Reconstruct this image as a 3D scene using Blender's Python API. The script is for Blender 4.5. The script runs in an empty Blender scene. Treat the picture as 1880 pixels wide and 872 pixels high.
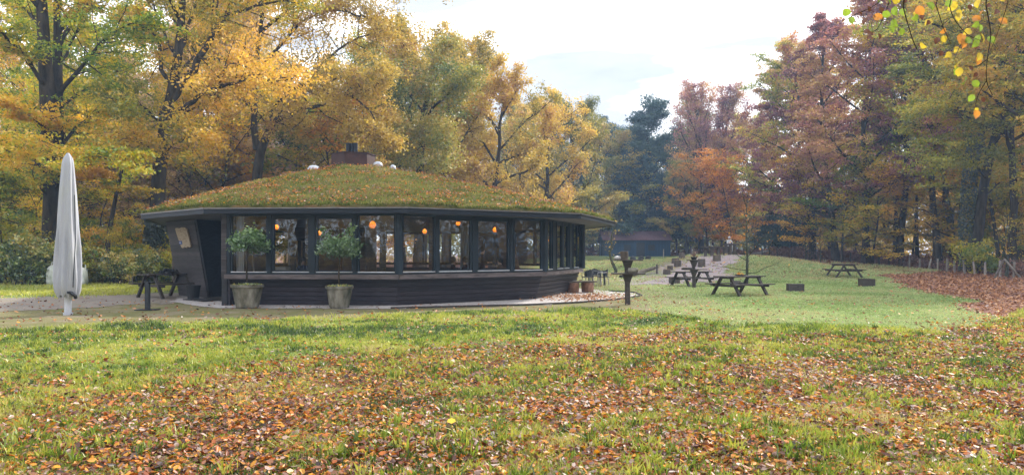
import bpy, math, random
import numpy as np
from mathutils import Vector, Matrix

PI = math.pi
random.seed(7)
R = np.random.default_rng(7)
sc = bpy.context.scene
COL = sc.collection

# ------------------------------------------------------------------ camera
FPX = 1253.33          # focal length in photograph pixels (24 mm on 36 mm)
EYE = 1.65
cam_d = bpy.data.cameras.new("camera")
cam_d.lens = 24.0
cam_d.sensor_width = 36.0
cam_d.shift_y = 29.0 / 1880.0
cam_d.clip_start = 0.05
cam_d.clip_end = 2000.0
cam = bpy.data.objects.new("camera", cam_d)
COL.objects.link(cam)
cam.location = (0, 0, EYE)
cam.rotation_euler = (math.radians(90), 0, 0)
sc.camera = cam

# ------------------------------------------------------------------ light
SUN_EL, SUN_AZ = 36.0, 44.0      # azimuth: degrees to the right of straight ahead
world = bpy.data.worlds.new("World")
sc.world = world
world.use_nodes = True
wn = world.node_tree
wn.nodes.clear()
w_out = wn.nodes.new("ShaderNodeOutputWorld")
w_bg = wn.nodes.new("ShaderNodeBackground")
w_bg.inputs["Strength"].default_value = 0.13
sky = wn.nodes.new("ShaderNodeTexSky")
sky.sky_type = 'NISHITA'
sky.sun_disc = False
sky.sun_elevation = math.radians(SUN_EL)
sky.sun_rotation = math.radians(SUN_AZ)
sky.air_density = 1.0
sky.dust_density = 2.0
# broken high cloud over the blue
tc = wn.nodes.new("ShaderNodeTexCoord")
mp = wn.nodes.new("ShaderNodeMapping")
mp.inputs["Scale"].default_value = (2.0, 2.0, 7.0)
mp.inputs["Location"].default_value = (0.35, 0.2, 0.15)
nz = wn.nodes.new("ShaderNodeTexNoise")
nz.inputs["Scale"].default_value = 2.2
nz.inputs["Detail"].default_value = 9.0
nz.inputs["Roughness"].default_value = 0.6
cr = wn.nodes.new("ShaderNodeValToRGB")
cr.color_ramp.elements[0].position = 0.30
cr.color_ramp.elements[0].color = (0.7, 0.7, 0.7, 1)
cr.color_ramp.elements[1].position = 0.47
cr.color_ramp.elements[1].color = (1, 1, 1, 1)
mx = wn.nodes.new("ShaderNodeMix")
mx.data_type = 'RGBA'
mx.inputs["B"].default_value = (11.0, 11.2, 11.6, 1)
wn.links.new(tc.outputs["Generated"], mp.inputs["Vector"])
wn.links.new(mp.outputs["Vector"], nz.inputs["Vector"])
wn.links.new(nz.outputs["Fac"], cr.inputs["Fac"])
wn.links.new(cr.outputs["Color"], mx.inputs["Factor"])
wn.links.new(sky.outputs["Color"], mx.inputs["A"])
nz2 = wn.nodes.new("ShaderNodeTexNoise")
nz2.inputs["Scale"].default_value = 1.6
nz2.inputs["Detail"].default_value = 7.0
mp2 = wn.nodes.new("ShaderNodeMapping")
mp2.inputs["Scale"].default_value = (1.6, 1.6, 9.0)
mp2.inputs["Location"].default_value = (4.1, 1.7, 0.4)
cr2 = wn.nodes.new("ShaderNodeValToRGB")
cr2.color_ramp.elements[0].position = 0.46
cr2.color_ramp.elements[0].color = (1, 1, 1, 1)
cr2.color_ramp.elements[1].position = 0.57
cr2.color_ramp.elements[1].color = (0.31, 0.325, 0.355, 1)
mu2 = wn.nodes.new("ShaderNodeMix")
mu2.data_type = 'RGBA'
mu2.blend_type = 'MULTIPLY'
mu2.inputs["Factor"].default_value = 1.0
wn.links.new(tc.outputs["Generated"], mp2.inputs["Vector"])
wn.links.new(mp2.outputs["Vector"], nz2.inputs["Vector"])
wn.links.new(nz2.outputs["Fac"], cr2.inputs["Fac"])
wn.links.new(mx.outputs["Result"], mu2.inputs["A"])
wn.links.new(cr2.outputs["Color"], mu2.inputs["B"])
wn.links.new(mu2.outputs["Result"], w_bg.inputs["Color"])
wn.links.new(w_bg.outputs["Background"], w_out.inputs["Surface"])

sun_d = bpy.data.lights.new("sun", 'SUN')
sun_d.energy = 3.7
sun_d.angle = math.radians(4.0)
sun_d.color = (1.0, 0.93, 0.82)
sun = bpy.data.objects.new("sun", sun_d)
COL.objects.link(sun)
_el, _az = math.radians(SUN_EL), math.radians(SUN_AZ)
to_sun = Vector((math.sin(_az) * math.cos(_el), math.cos(_az) * math.cos(_el), math.sin(_el)))
sun.rotation_euler = to_sun.to_track_quat('Z', 'Y').to_euler()
sun.location = (20, 40, 40)

sc.view_settings.view_transform = 'Standard'
sc.view_settings.look = 'None'
sc.view_settings.exposure = 1.12
sc.view_settings.gamma = 1.0
sc.cycles.max_bounces = 6
sc.cycles.diffuse_bounces = 3
sc.cycles.glossy_bounces = 3
sc.cycles.transmission_bounces = 3
sc.cycles.transparent_max_bounces = 12
sc.cycles.volume_bounces = 0
sc.cycles.caustics_reflective = False
sc.cycles.caustics_refractive = False
sc.cycles.use_denoising = True

# ------------------------------------------------------------------ mesh helpers
def px(x, d):
    """ground X of photograph column x at distance d (used to lay the plan out)"""
    return (x - 940.0) / FPX * d

def pz(y, d):
    return EYE + (465.0 - y) / FPX * d

class MB:
    """collects simple solids; build() links them as one mesh object"""
    def __init__(s):
        s.v, s.f = [], []
    def add(s, vs, fs):
        n = len(s.v)
        s.v += [tuple(v) for v in vs]
        s.f += [tuple(i + n for i in f) for f in fs]
        return s
    def hexa(s, lo, hi):
        return s.add(list(lo) + list(hi), [(3, 2, 1, 0), (4, 5, 6, 7), (0, 1, 5, 4), (1, 2, 6, 5), (2, 3, 7, 6), (3, 0, 4, 7)])
    def box(s, c, size, rz=0.0, ry=0.0, rx=0.0):
        M = Matrix.Rotation(rz, 3, 'Z') @ Matrix.Rotation(ry, 3, 'Y') @ Matrix.Rotation(rx, 3, 'X')
        c = Vector(c)
        hx, hy, hz = size[0] / 2, size[1] / 2, size[2] / 2
        lo = [c + M @ Vector(p) for p in ((-hx, -hy, -hz), (hx, -hy, -hz), (hx, hy, -hz), (-hx, hy, -hz))]
        hi = [c + M @ Vector(p) for p in ((-hx, -hy, hz), (hx, -hy, hz), (hx, hy, hz), (-hx, hy, hz))]
        return s.hexa(lo, hi)
    def bar(s, p, q, w, h=None, up=(0, 0, 1)):
        h = h or w
        p, q = Vector(p), Vector(q)
        d = (q - p).normalized()
        a = d.cross(Vector(up))
        if a.length < 1e-4:
            a = d.cross(Vector((0, 1, 0)))
        a.normalize()
        b = a.cross(d).normalized()
        k = [(-w / 2, -h / 2), (w / 2, -h / 2), (w / 2, h / 2), (-w / 2, h / 2)]
        return s.hexa([p + a * i + b * j for i, j in k], [q + a * i + b * j for i, j in k])
    def tube(s, pts, rad, n=8, caps=True):
        pts = [Vector(p) for p in pts]
        if not hasattr(rad, '__len__'):
            rad = [rad] * len(pts)
        m = len(pts)
        base = len(s.v)
        ref = None
        for i, p in enumerate(pts):
            t = (pts[min(i + 1, m - 1)] - pts[max(i - 1, 0)]).normalized()
            if ref is None:
                ref = t.orthogonal().normalized()
            else:
                ref = (ref - t * ref.dot(t)).normalized()
            b = t.cross(ref)
            for k in range(n):
                a = 2 * PI * k / n
                s.v.append(tuple(p + (ref * math.cos(a) + b * math.sin(a)) * rad[i]))
        for i in range(m - 1):
            for k in range(n):
                k2 = (k + 1) % n
                s.f.append((base + i * n + k, base + i * n + k2, base + (i + 1) * n + k2, base + (i + 1) * n + k))
        if caps:
            s.f.append(tuple(base + k for k in reversed(range(n))))
            s.f.append(tuple(base + (m - 1) * n + k for k in range(n)))
        return s
    def lathe(s, prof, c=(0, 0, 0), n=16, fn=None, caps=True):
        """prof: list of (radius, z); fn(angle, i) multiplies the radius"""
        base = len(s.v)
        for i, (r, z) in enumerate(prof):
            for k in range(n):
                a = 2 * PI * k / n
                rr = r * (fn(a, i) if fn else 1.0)
                s.v.append((c[0] + rr * math.cos(a), c[1] + rr * math.sin(a), c[2] + z))
        for i in range(len(prof) - 1):
            for k in range(n):
                k2 = (k + 1) % n
                s.f.append((base + i * n + k, base + i * n + k2, base + (i + 1) * n + k2, base + (i + 1) * n + k))
        if caps:
            s.f.append(tuple(base + k for k in reversed(range(n))))
            s.f.append(tuple(base + (len(prof) - 1) * n + k for k in range(n)))
        return s
    def prism(s, poly, z0, z1):
        n = len(poly)
        lo = [(p[0], p[1], z0) for p in poly]
        hi = [(p[0], p[1], z1) for p in poly]
        return s.add(lo + hi, [tuple(reversed(range(n))), tuple(range(n, 2 * n))] +
                     [(i, (i + 1) % n, n + (i + 1) % n, n + i) for i in range(n)])
    def mesh(s, name, mat=None, smooth=False, bevel=0.0):
        me = bpy.data.meshes.new(name)
        me.from_pydata(s.v, [], s.f)
        me.update()
        if mat:
            me.materials.append(mat)
        if smooth:
            me.polygons.foreach_set("use_smooth", [True] * len(me.polygons))
        return me
    def build(s, name, mat, parent=None, smooth=False, world=False):
        return link(name, s.mesh(name, mat, smooth), parent, world)

def link(name, me, parent=None, world=False):
    o = bpy.data.objects.new(name, me)
    COL.objects.link(o)
    if parent is not None:
        o.parent = parent
        if world:
            top = parent
            while top.parent is not None:
                top = top.parent
            if parent is top:
                o.matrix_parent_inverse = top_matrix(top).inverted()
    return o

def top_matrix(t):
    return Matrix.Translation(t.location) @ t.rotation_euler.to_matrix().to_4x4()

def tag(o, label, cat, group=None, kind=None):
    o["label"] = label
    o["category"] = cat
    if group: o["group"] = group
    if kind: o["kind"] = kind
    return o

def thing(name, label, cat, loc=(0, 0, 0), rz=0.0, group=None):
    o = bpy.data.objects.new(name, None)
    COL.objects.link(o)
    o.empty_display_size = 0.2
    o.location = loc
    o.rotation_euler = (0, 0, rz)
    return tag(o, label, cat, group)

def dup(root, loc, rz=0.0, label=None, group=None, scale=None):
    r = root.copy()
    COL.objects.link(r)
    r.location = loc
    r.rotation_euler = (0, 0, rz)
    if scale is not None: r.scale = (scale, scale, scale) if not hasattr(scale, '__len__') else scale
    if label: r["label"] = label
    if group: r["group"] = group
    elif "group" in r and label: pass
    for ch in list(root.children):
        c = ch.copy(); COL.objects.link(c); c.parent = r
        for g in list(ch.children):
            d = g.copy(); COL.objects.link(d); d.parent = c
    return r

def np_mesh(name, V, F, mat=None, tone=None, smooth=False):
    """V (n,3); F (m,k) indices; tone: one value a face"""
    me = bpy.data.meshes.new(name)
    V = np.ascontiguousarray(V, dtype=np.float32)
    F = np.ascontiguousarray(F, dtype=np.int32)
    m, k = F.shape
    me.vertices.add(len(V)); me.vertices.foreach_set("co", V.ravel())
    me.loops.add(m * k); me.loops.foreach_set("vertex_index", F.ravel())
    me.polygons.add(m)
    me.polygons.foreach_set("loop_start", np.arange(0, m * k, k, dtype=np.int32))
    me.update(calc_edges=True)
    if smooth:
        me.polygons.foreach_set("use_smooth", np.ones(m, dtype=bool))
    if tone is not None:
        a = me.attributes.new("tone", 'FLOAT', 'FACE')
        a.data.foreach_set("value", np.ascontiguousarray(tone, dtype=np.float32))
    if mat:
        me.materials.append(mat)
    return me

# ------------------------------------------------------------------ materials
def mat_new(name):
    m = bpy.data.materials.new(name)
    m.use_nodes = True
    n = m.node_tree
    n.nodes.clear()
    out = n.nodes.new("ShaderNodeOutputMaterial")
    return m, n, out

def nd(n, t, **kw):
    x = n.nodes.new(t)
    for k, v in kw.items():
        if k in x.inputs: x.inputs[k].default_value = v
        else: setattr(x, k, v)
    return x

def ramp(n, stops, interp='LINEAR'):
    r = n.nodes.new("ShaderNodeValToRGB")
    r.color_ramp.interpolation = interp
    e = r.color_ramp.elements
    while len(e) < len(stops): e.new(0.5)
    for i, (p, c) in enumerate(stops):
        e[i].position = p
        e[i].color = (c[0], c[1], c[2], 1)
    return r

def surf(name, c1, c2, scale=6.0, rough=0.75, bump=0.3, stretch=(1, 1, 1), spec=0.3, c3=None, metallic=0.0, dist=0.01, vary=0.18):
    """two/three-colour noisy surface with fine relief, object coordinates"""
    m, n, out = mat_new(name)
    p = nd(n, "ShaderNodeBsdfPrincipled", Roughness=rough, Metallic=metallic)
    p.inputs["Specular IOR Level"].default_value = spec
    tcn = nd(n, "ShaderNodeTexCoord")
    mpn = nd(n, "ShaderNodeMapping")
    mpn.inputs["Scale"].default_value = stretch
    nn = nd(n, "ShaderNodeTexNoise", Scale=scale, Detail=7.0, Roughness=0.62)
    stops = [(0.3, c1), (0.7, c2)] if c3 is None else [(0.28, c1), (0.5, c2), (0.74, c3)]
    r = ramp(n, stops)
    n2 = nd(n, "ShaderNodeTexNoise", Scale=scale * 5, Detail=4.0)
    b = nd(n, "ShaderNodeBump", Strength=bump, Distance=dist)
    L = n.links.new
    oi = nd(n, "ShaderNodeObjectInfo")
    va = nd(n, "ShaderNodeVectorMath", operation='ADD')
    L(tcn.outputs["Object"], va.inputs[0]); L(oi.outputs["Random"], va.inputs[1])
    L(va.outputs[0], mpn.inputs["Vector"])
    L(mpn.outputs["Vector"], nn.inputs["Vector"]); L(mpn.outputs["Vector"], n2.inputs["Vector"])
    L(nn.outputs["Fac"], r.inputs["Fac"])
    hv = nd(n, "ShaderNodeHueSaturation")
    mr = nd(n, "ShaderNodeMapRange"); mr.inputs["To Min"].default_value = 1 - vary; mr.inputs["To Max"].default_value = 1 + vary
    L(oi.outputs["Random"], mr.inputs["Value"]); L(mr.outputs["Result"], hv.inputs["Value"])
    L(r.outputs["Color"], hv.inputs["Color"])
    L(hv.outputs["Color"], p.inputs["Base Color"])
    L(n2.outputs["Fac"], b.inputs["Height"]); L(b.outputs["Normal"], p.inputs["Normal"])
    L(p.outputs["BSDF"], out.inputs["Surface"])
    return m

def leaf_mat(name, stops, transl=0.42, gloss=0.06, interp='LINEAR', vary=0.12):
    m, n, out = mat_new(name)
    L = n.links.new
    at = nd(n, "ShaderNodeAttribute"); at.attribute_name = "tone"
    k = len(stops)
    r = ramp(n, [(i / max(k - 1, 1), c) for i, c in enumerate(stops)], interp)
    oi = nd(n, "ShaderNodeObjectInfo")
    hv = nd(n, "ShaderNodeHueSaturation")
    mr = nd(n, "ShaderNodeMapRange"); mr.inputs["To Min"].default_value = 1 - vary; mr.inputs["To Max"].default_value = 1 + vary
    L(oi.outputs["Random"], mr.inputs["Value"]); L(mr.outputs["Result"], hv.inputs["Value"])
    L(at.outputs["Fac"], r.inputs["Fac"]); L(r.outputs["Color"], hv.inputs["Color"])
    d = nd(n, "ShaderNodeBsdfDiffuse"); t = nd(n, "ShaderNodeBsdfTranslucent")
    L(hv.outputs["Color"], d.inputs["Color"]); L(hv.outputs["Color"], t.inputs["Color"])
    mxs = nd(n, "ShaderNodeMixShader", Fac=transl)
    L(d.outputs[0], mxs.inputs[1]); L(t.outputs[0], mxs.inputs[2])
    if gloss > 0:
        g = nd(n, "ShaderNodeBsdfGlossy", Roughness=0.45)
        m2 = nd(n, "ShaderNodeMixShader", Fac=gloss)
        L(mxs.outputs[0], m2.inputs[1]); L(g.outputs[0], m2.inputs[2])
        L(m2.outputs[0], out.inputs["Surface"])
    else:
        L(mxs.outputs[0], out.inputs["Surface"])
    return m

M = {}
M['bark'] = surf("bark", (0.014, 0.012, 0.009), (0.085, 0.066, 0.045), 5.0, 0.9, 1.0, (1, 1, 0.25), 0.1, dist=0.05)
M['bark_pale'] = surf("bark_pale", (0.08, 0.07, 0.055), (0.20, 0.17, 0.13), 3.0, 0.9, 0.6, (1, 1, 0.3), 0.1, dist=0.03)
M['bark_green'] = surf("bark_green", (0.03, 0.035, 0.018), (0.085, 0.085, 0.045), 3.0, 0.9, 0.8, (1, 1, 0.3), 0.1, dist=0.04)
M['plank'] = surf("dark_stained_plank", (0.013, 0.011, 0.016), (0.040, 0.034, 0.044), 3.0, 0.55, 0.5, (1, 1, 9), 0.35, dist=0.004, vary=0.4)
M['plank_grey'] = surf("weathered_grey_plank", (0.030, 0.026, 0.030), (0.075, 0.064, 0.068), 3.0, 0.7, 0.5, (1, 1, 9), 0.3, dist=0.004, vary=0.35)
M['sillboard'] = surf("weathered_sill_board", (0.05, 0.042, 0.045), (0.17, 0.14, 0.145), 2.2, 0.65, 0.4, (1, 1, 6), 0.3, dist=0.004)
M['paint'] = surf("blue_grey_frame_paint", (0.007, 0.015, 0.026), (0.012, 0.022, 0.035), 2.0, 0.45, 0.05, (1, 1, 1), 0.3)
M['fascia'] = surf("fascia_paint", (0.007, 0.011, 0.019), (0.015, 0.021, 0.033), 1.5, 0.5, 0.08, (1, 1, 4), 0.25)
M['metal'] = surf("zinc_trim", (0.12, 0.12, 0.13), (0.22, 0.21, 0.22), 4.0, 0.4, 0.05, metallic=0.6)
M['sillmetal'] = surf("pale_window_sill", (0.42, 0.44, 0.50), (0.60, 0.62, 0.68), 4.0, 0.4, 0.05)
M['soffit'] = surf("soffit_board", (0.10, 0.095, 0.095), (0.17, 0.16, 0.155), 2.0, 0.7, 0.3, (1, 1, 1))
M['corten'] = surf("rust_brown_steel", (0.030, 0.013, 0.012), (0.060, 0.025, 0.021), 3.0, 0.7, 0.2)
M['black'] = surf("blackened_wood", (0.010, 0.011, 0.014), (0.028, 0.028, 0.034), 4.0, 0.5, 0.4, (1, 1, 6))
M['tablewood'] = surf("dark_outdoor_timber", (0.028, 0.023, 0.021), (0.085, 0.07, 0.062), 4.0, 0.75, 0.6, (1, 6, 6), 0.25, dist=0.004)
M['greywood'] = surf("grey_brown_timber", (0.04, 0.032, 0.026), (0.13, 0.105, 0.085), 4.0, 0.85, 0.7, (1, 1, 4), 0.2, dist=0.01)
M['stake'] = surf("bleached_post", (0.17, 0.15, 0.13), (0.38, 0.34, 0.30), 6.0, 0.85, 0.5, (1, 1, 0.4), 0.2, dist=0.01)
M['logend'] = surf("cut_log_face", (0.16, 0.10, 0.06), (0.34, 0.23, 0.14), 9.0, 0.85, 0.4, dist=0.004)
M['redlog'] = surf("red_brown_bark", (0.09, 0.045, 0.028), (0.26, 0.14, 0.09), 5.0, 0.85, 0.9, (1, 1, 0.5), dist=0.02)
M['concrete'] = surf("mossy_concrete", (0.025, 0.034, 0.016), (0.15, 0.14, 0.11), 3.5, 0.9, 0.5, (1, 1, 0.45), 0.15, c3=(0.34, 0.32, 0.28), dist=0.01)
M['soil'] = surf("potting_soil", (0.03, 0.05, 0.015), (0.09, 0.10, 0.03), 12, 0.95, 0.9, dist=0.02)
M['cloth'] = surf("parasol_cover_cloth", (0.34, 0.355, 0.41), (0.44, 0.455, 0.51), 2.0, 0.85, 0.12, (1, 1, 0.35), 0.1, c3=(0.45, 0.47, 0.44))
M['whitepole'] = surf("white_painted_pole", (0.36, 0.38, 0.44), (0.50, 0.52, 0.58), 5.0, 0.45, 0.1)
M['bag'] = surf("woven_bag_fabric", (0.30, 0.34, 0.28), (0.66, 0.68, 0.66), 2.2, 0.8, 0.3)
M['darkcloth'] = surf("dark_clothing", (0.012, 0.014, 0.022), (0.035, 0.035, 0.05), 5, 0.9, 0.2)
M['bluecloth'] = surf("blue_clothing", (0.05, 0.08, 0.17), (0.09, 0.13, 0.25), 5, 0.9, 0.2)
M['palecloth'] = surf("pale_clothing", (0.45, 0.45, 0.48), (0.62, 0.62, 0.64), 5, 0.9, 0.2)
M['browncloth'] = surf("brown_clothing", (0.12, 0.07, 0.05), (0.22, 0.14, 0.10), 5, 0.9, 0.2)
M['skin'] = surf("skin", (0.42, 0.25, 0.18), (0.52, 0.33, 0.25), 8, 0.55, 0.05)
M['hair'] = surf("dark_hair", (0.012, 0.009, 0.008), (0.04, 0.028, 0.02), 20, 0.6, 0.4)
M['pink'] = surf("magenta_fabric", (0.45, 0.03, 0.16), (0.60, 0.06, 0.25), 6, 0.8, 0.1)
M['curtain'] = surf("white_curtain", (0.48, 0.50, 0.60), (0.66, 0.68, 0.78), 1.0, 0.9, 0.1, (6, 6, 0.2))
M['bluecurtain'] = surf("pale_blue_curtain", (0.33, 0.46, 0.58), (0.46, 0.60, 0.72), 1.0, 0.9, 0.1, (6, 6, 0.2))
M['innerwall'] = surf("interior_timber", (0.10, 0.05, 0.025), (0.22, 0.12, 0.06), 2.0, 0.6, 0.2, (1, 1, 6))
M['floor_in'] = surf("interior_floor", (0.05, 0.04, 0.035), (0.10, 0.08, 0.065), 3, 0.5, 0.1)
M['ceiling_in'] = surf("interior_ceiling", (0.02, 0.014, 0.011), (0.04, 0.028, 0.02), 2, 0.7, 0.2)
M['cream'] = surf("cream_paint", (0.55, 0.50, 0.38), (0.70, 0.64, 0.50), 3, 0.6, 0.1)
M['barnwood'] = surf("dark_blue_barn_boards", (0.010, 0.035, 0.085), (0.020, 0.060, 0.125), 2.5, 0.6, 0.4, (6, 6, 0.4))
M['tile'] = surf("clay_roof_tile", (0.07, 0.045, 0.06), (0.13, 0.07, 0.085), 3, 0.75, 0.4, c3=(0.10, 0.085, 0.10))
M['wicker'] = surf("dark_woven_seat", (0.02, 0.022, 0.03), (0.06, 0.062, 0.075), 30, 0.6, 0.8, dist=0.005)
M['aluminium'] = surf("pale_aluminium", (0.5, 0.5, 0.52), (0.7, 0.7, 0.72), 4, 0.35, 0.05, metallic=0.7)
M['signwood'] = surf("pale_driftwood_sign", (0.12, 0.085, 0.055), (0.36, 0.29, 0.21), 5, 0.8, 0.6, (1, 1, 3), c3=(0.25, 0.20, 0.15), dist=0.01)
M['signblue'] = surf("blue_enamel_plate", (0.02, 0.05, 0.22), (0.03, 0.07, 0.28), 3, 0.4, 0.0)
M['white'] = surf("white_enamel", (0.7, 0.7, 0.72), (0.8, 0.8, 0.82), 3, 0.4, 0.0)
M['skydome'] = surf("milky_skylight_dome", (0.26, 0.29, 0.34), (0.40, 0.43, 0.48), 4, 0.3, 0.05, spec=0.6)
M['steel'] = surf("black_steel_post", (0.015, 0.018, 0.024), (0.03, 0.034, 0.042), 5, 0.45, 0.1)
M['rubber'] = surf("black_plastic_pot", (0.012, 0.012, 0.014), (0.025, 0.025, 0.028), 5, 0.6, 0.1)
M['wire'] = surf("rusty_fence_wire", (0.05, 0.04, 0.035), (0.10, 0.08, 0.07), 5, 0.6, 0.1)
M['stonewhite'] = surf("pale_stone", (0.35, 0.34, 0.34), (0.6, 0.58, 0.58), 8, 0.85, 0.3)

def emit(name, col, strength):
    m, n, out = mat_new(name)
    e = nd(n, "ShaderNodeEmission", Strength=strength)
    e.inputs["Color"].default_value = (*col, 1)
    n.links.new(e.outputs[0], out.inputs["Surface"])
    return m
M['bulb'] = emit("lit_bulb", (1.0, 0.55, 0.15), 5.0)

m, n, out = mat_new("woven_lamp_shade")
d_ = nd(n, "ShaderNodeBsdfDiffuse"); t_ = nd(n, "ShaderNodeBsdfTranslucent")
e_ = nd(n, "ShaderNodeEmission", Strength=0.05); e_.inputs["Color"].default_value = (1.0, 0.36, 0.05, 1)
d_.inputs["Color"].default_value = (0.5, 0.25, 0.06, 1); t_.inputs["Color"].default_value = (0.8, 0.38, 0.08, 1)
a_ = nd(n, "ShaderNodeAddShader"); b_ = nd(n, "ShaderNodeMixShader", Fac=0.6)
n.links.new(d_.outputs[0], b_.inputs[1]); n.links.new(t_.outputs[0], b_.inputs[2])
n.links.new(b_.outputs[0], a_.inputs[0]); n.links.new(e_.outputs[0], a_.inputs[1])
n.links.new(a_.outputs[0], out.inputs["Surface"])
M['shade'] = m

m, n, out = mat_new("window_glass")
g_ = nd(n, "ShaderNodeBsdfGlossy", Roughness=0.0); g_.inputs["Color"].default_value = (1, 1, 1, 1)
t_ = nd(n, "ShaderNodeBsdfTransparent"); t_.inputs["Color"].default_value = (0.92, 0.95, 0.95, 1)
fr = nd(n, "ShaderNodeFresnel", IOR=1.5)
mu = nd(n, "ShaderNodeMath", operation='MULTIPLY'); mu.inputs[1].default_value = 1.5
mu.use_clamp = True
nb = nd(n, "ShaderNodeTexNoise", Scale=1.3, Detail=1.0)
bb = nd(n, "ShaderNodeBump", Strength=0.03, Distance=0.05)
tcg = nd(n, "ShaderNodeTexCoord")
ms_ = nd(n, "ShaderNodeMixShader")
n.links.new(tcg.outputs["Object"], nb.inputs["Vector"])
n.links.new(nb.outputs["Fac"], bb.inputs["Height"]); n.links.new(bb.outputs["Normal"], g_.inputs["Normal"])
n.links.new(fr.outputs[0], mu.inputs[0]); n.links.new(mu.outputs[0], ms_.inputs[0])
n.links.new(t_.outputs[0], ms_.inputs[1]); n.links.new(g_.outputs[0], ms_.inputs[2])
n.links.new(ms_.outputs[0], out.inputs["Surface"])
M['glass'] = m

# autumn foliage palettes (tone 0..1 runs through the stops)
LM = {}
LM['golden'] = leaf_mat("golden_leaves", [(0.13, 0.24, 0.015), (0.34, 0.42, 0.015), (0.66, 0.58, 0.015), (0.88, 0.58, 0.02), (0.80, 0.46, 0.03)], 0.5)
LM['yellowgreen'] = leaf_mat("yellow_green_leaves", [(0.09, 0.17, 0.015), (0.22, 0.31, 0.02), (0.46, 0.44, 0.02), (0.68, 0.48, 0.02)], 0.5)
LM['orange'] = leaf_mat("orange_leaves", [(0.45, 0.19, 0.03), (0.75, 0.34, 0.03), (0.80, 0.42, 0.04), (0.66, 0.22, 0.03)], 0.45)
LM['ochre'] = leaf_mat("ochre_oak_leaves", [(0.24, 0.22, 0.035), (0.50, 0.37, 0.05), (0.64, 0.43, 0.08), (0.72, 0.52, 0.05), (0.46, 0.25, 0.07)], 0.4)
LM['olive'] = leaf_mat("olive_leaves", [(0.09, 0.13, 0.025), (0.20, 0.23, 0.035), (0.38, 0.32, 0.05), (0.48, 0.32, 0.07)], 0.4)
LM['hazegreen'] = leaf_mat("haze_blue_green_leaves", [(0.020, 0.055, 0.060), (0.035, 0.085, 0.080), (0.08, 0.135, 0.075)], 0.3)  # blue of the distant haze mixed into these dark greens
LM['copper'] = leaf_mat("copper_beech_leaves", [(0.24, 0.09, 0.11), (0.45, 0.18, 0.17), (0.58, 0.28, 0.18), (0.62, 0.40, 0.12)], 0.4)
LM['beechmix'] = leaf_mat("turning_beech_leaves", [(0.18, 0.22, 0.03), (0.38, 0.39, 0.04), (0.66, 0.52, 0.06), (0.66, 0.36, 0.08), (0.44, 0.17, 0.12)], 0.4)
LM['beechyellow'] = leaf_mat("yellow_beech_leaves", [(0.20, 0.24, 0.02), (0.46, 0.44, 0.03), (0.74, 0.54, 0.04), (0.70, 0.40, 0.05)], 0.45)
LM['bramble'] = leaf_mat("bramble_leaves", [(0.04, 0.07, 0.018), (0.11, 0.18, 0.03), (0.32, 0.35, 0.05), (0.50, 0.34, 0.05)], 0.3, 0.1)
LM['bracken'] = leaf_mat("dead_bracken", [(0.11, 0.06, 0.05), (0.24, 0.125, 0.095), (0.38, 0.22, 0.16)], 0.25, 0.0)
LM['laurel'] = leaf_mat("laurel_leaves", [(0.05, 0.11, 0.03), (0.11, 0.22, 0.045), (0.24, 0.36, 0.08)], 0.3, 0.12)
LM['ivy'] = leaf_mat("ivy_leaves", [(0.012, 0.028, 0.016), (0.025, 0.05, 0.022), (0.06, 0.09, 0.04)], 0.15, 0.12)
LM['litter'] = leaf_mat("fallen_leaves", [(0.03, 0.012, 0.009), (0.10, 0.028, 0.012), (0.26, 0.06, 0.010), (0.50, 0.14, 0.012), (0.64, 0.29, 0.015), (0.30, 0.12, 0.05), (0.13, 0.06, 0.045), (0.36, 0.22, 0.17), (0.50, 0.41, 0.38)], 0.25, 0.05)
LM['woodlitter'] = leaf_mat("woodland_leaf_litter", [(0.09, 0.04, 0.025), (0.24, 0.105, 0.05), (0.42, 0.19, 0.07), (0.50, 0.33, 0.22)], 0.15, 0.03)
LM['grass'] = leaf_mat("long_grass", [(0.025, 0.06, 0.012), (0.09, 0.145, 0.016), (0.22, 0.32, 0.028), (0.38, 0.38, 0.07), (0.46, 0.48, 0.05), (0.46, 0.38, 0.18)], 0.45, 0.05)
LM['lawn'] = leaf_mat("dewy_lawn", [(0.13, 0.20, 0.06), (0.26, 0.36, 0.12), (0.38, 0.45, 0.20), (0.42, 0.34, 0.17)], 0.4, 0.02)
LM['roofgrass'] = leaf_mat("roof_turf_blades", [(0.045, 0.07, 0.015), (0.13, 0.16, 0.035), (0.24, 0.24, 0.07), (0.34, 0.24, 0.11)], 0.35, 0.0)
LM['tan'] = leaf_mat("haze_paled_tan_leaves", [(0.40, 0.33, 0.12), (0.60, 0.44, 0.20), (0.74, 0.52, 0.26), (0.78, 0.60, 0.22), (0.60, 0.36, 0.20)], 0.5)  # lightened for the deep wood: its haze is put into the leaf colours
LM['yellow'] = leaf_mat("bright_yellow_oak_leaves", [(0.24, 0.27, 0.02), (0.54, 0.44, 0.03), (0.84, 0.56, 0.04), (0.86, 0.52, 0.05), (0.76, 0.42, 0.06)], 0.5)

# ------------------------------------------------------------------ terrain
def vnoise(x, y, s, seed=0):
    x = np.asarray(x, float) / s + 1000.5; y = np.asarray(y, float) / s + 1000.5
    xi = np.floor(x).astype(np.int64); yi = np.floor(y).astype(np.int64)
    fx = x - xi; fy = y - yi
    fx = fx * fx * (3 - 2 * fx); fy = fy * fy * (3 - 2 * fy)
    def h(a, b):
        v = (a * 73856093) ^ (b * 19349663) ^ (seed * 83492791 + 12345)
        v = (v ^ (v >> 13)) * 1274126177
        v = v & 0x7fffffff
        v = (v ^ (v >> 15)) & 0xffffff
        return v / float(0xffffff)
    a = h(xi, yi) * (1 - fx) + h(xi + 1, yi) * fx
    b = h(xi, yi + 1) * (1 - fx) + h(xi + 1, yi + 1) * fx
    return a * (1 - fy) + b * fy

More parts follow.
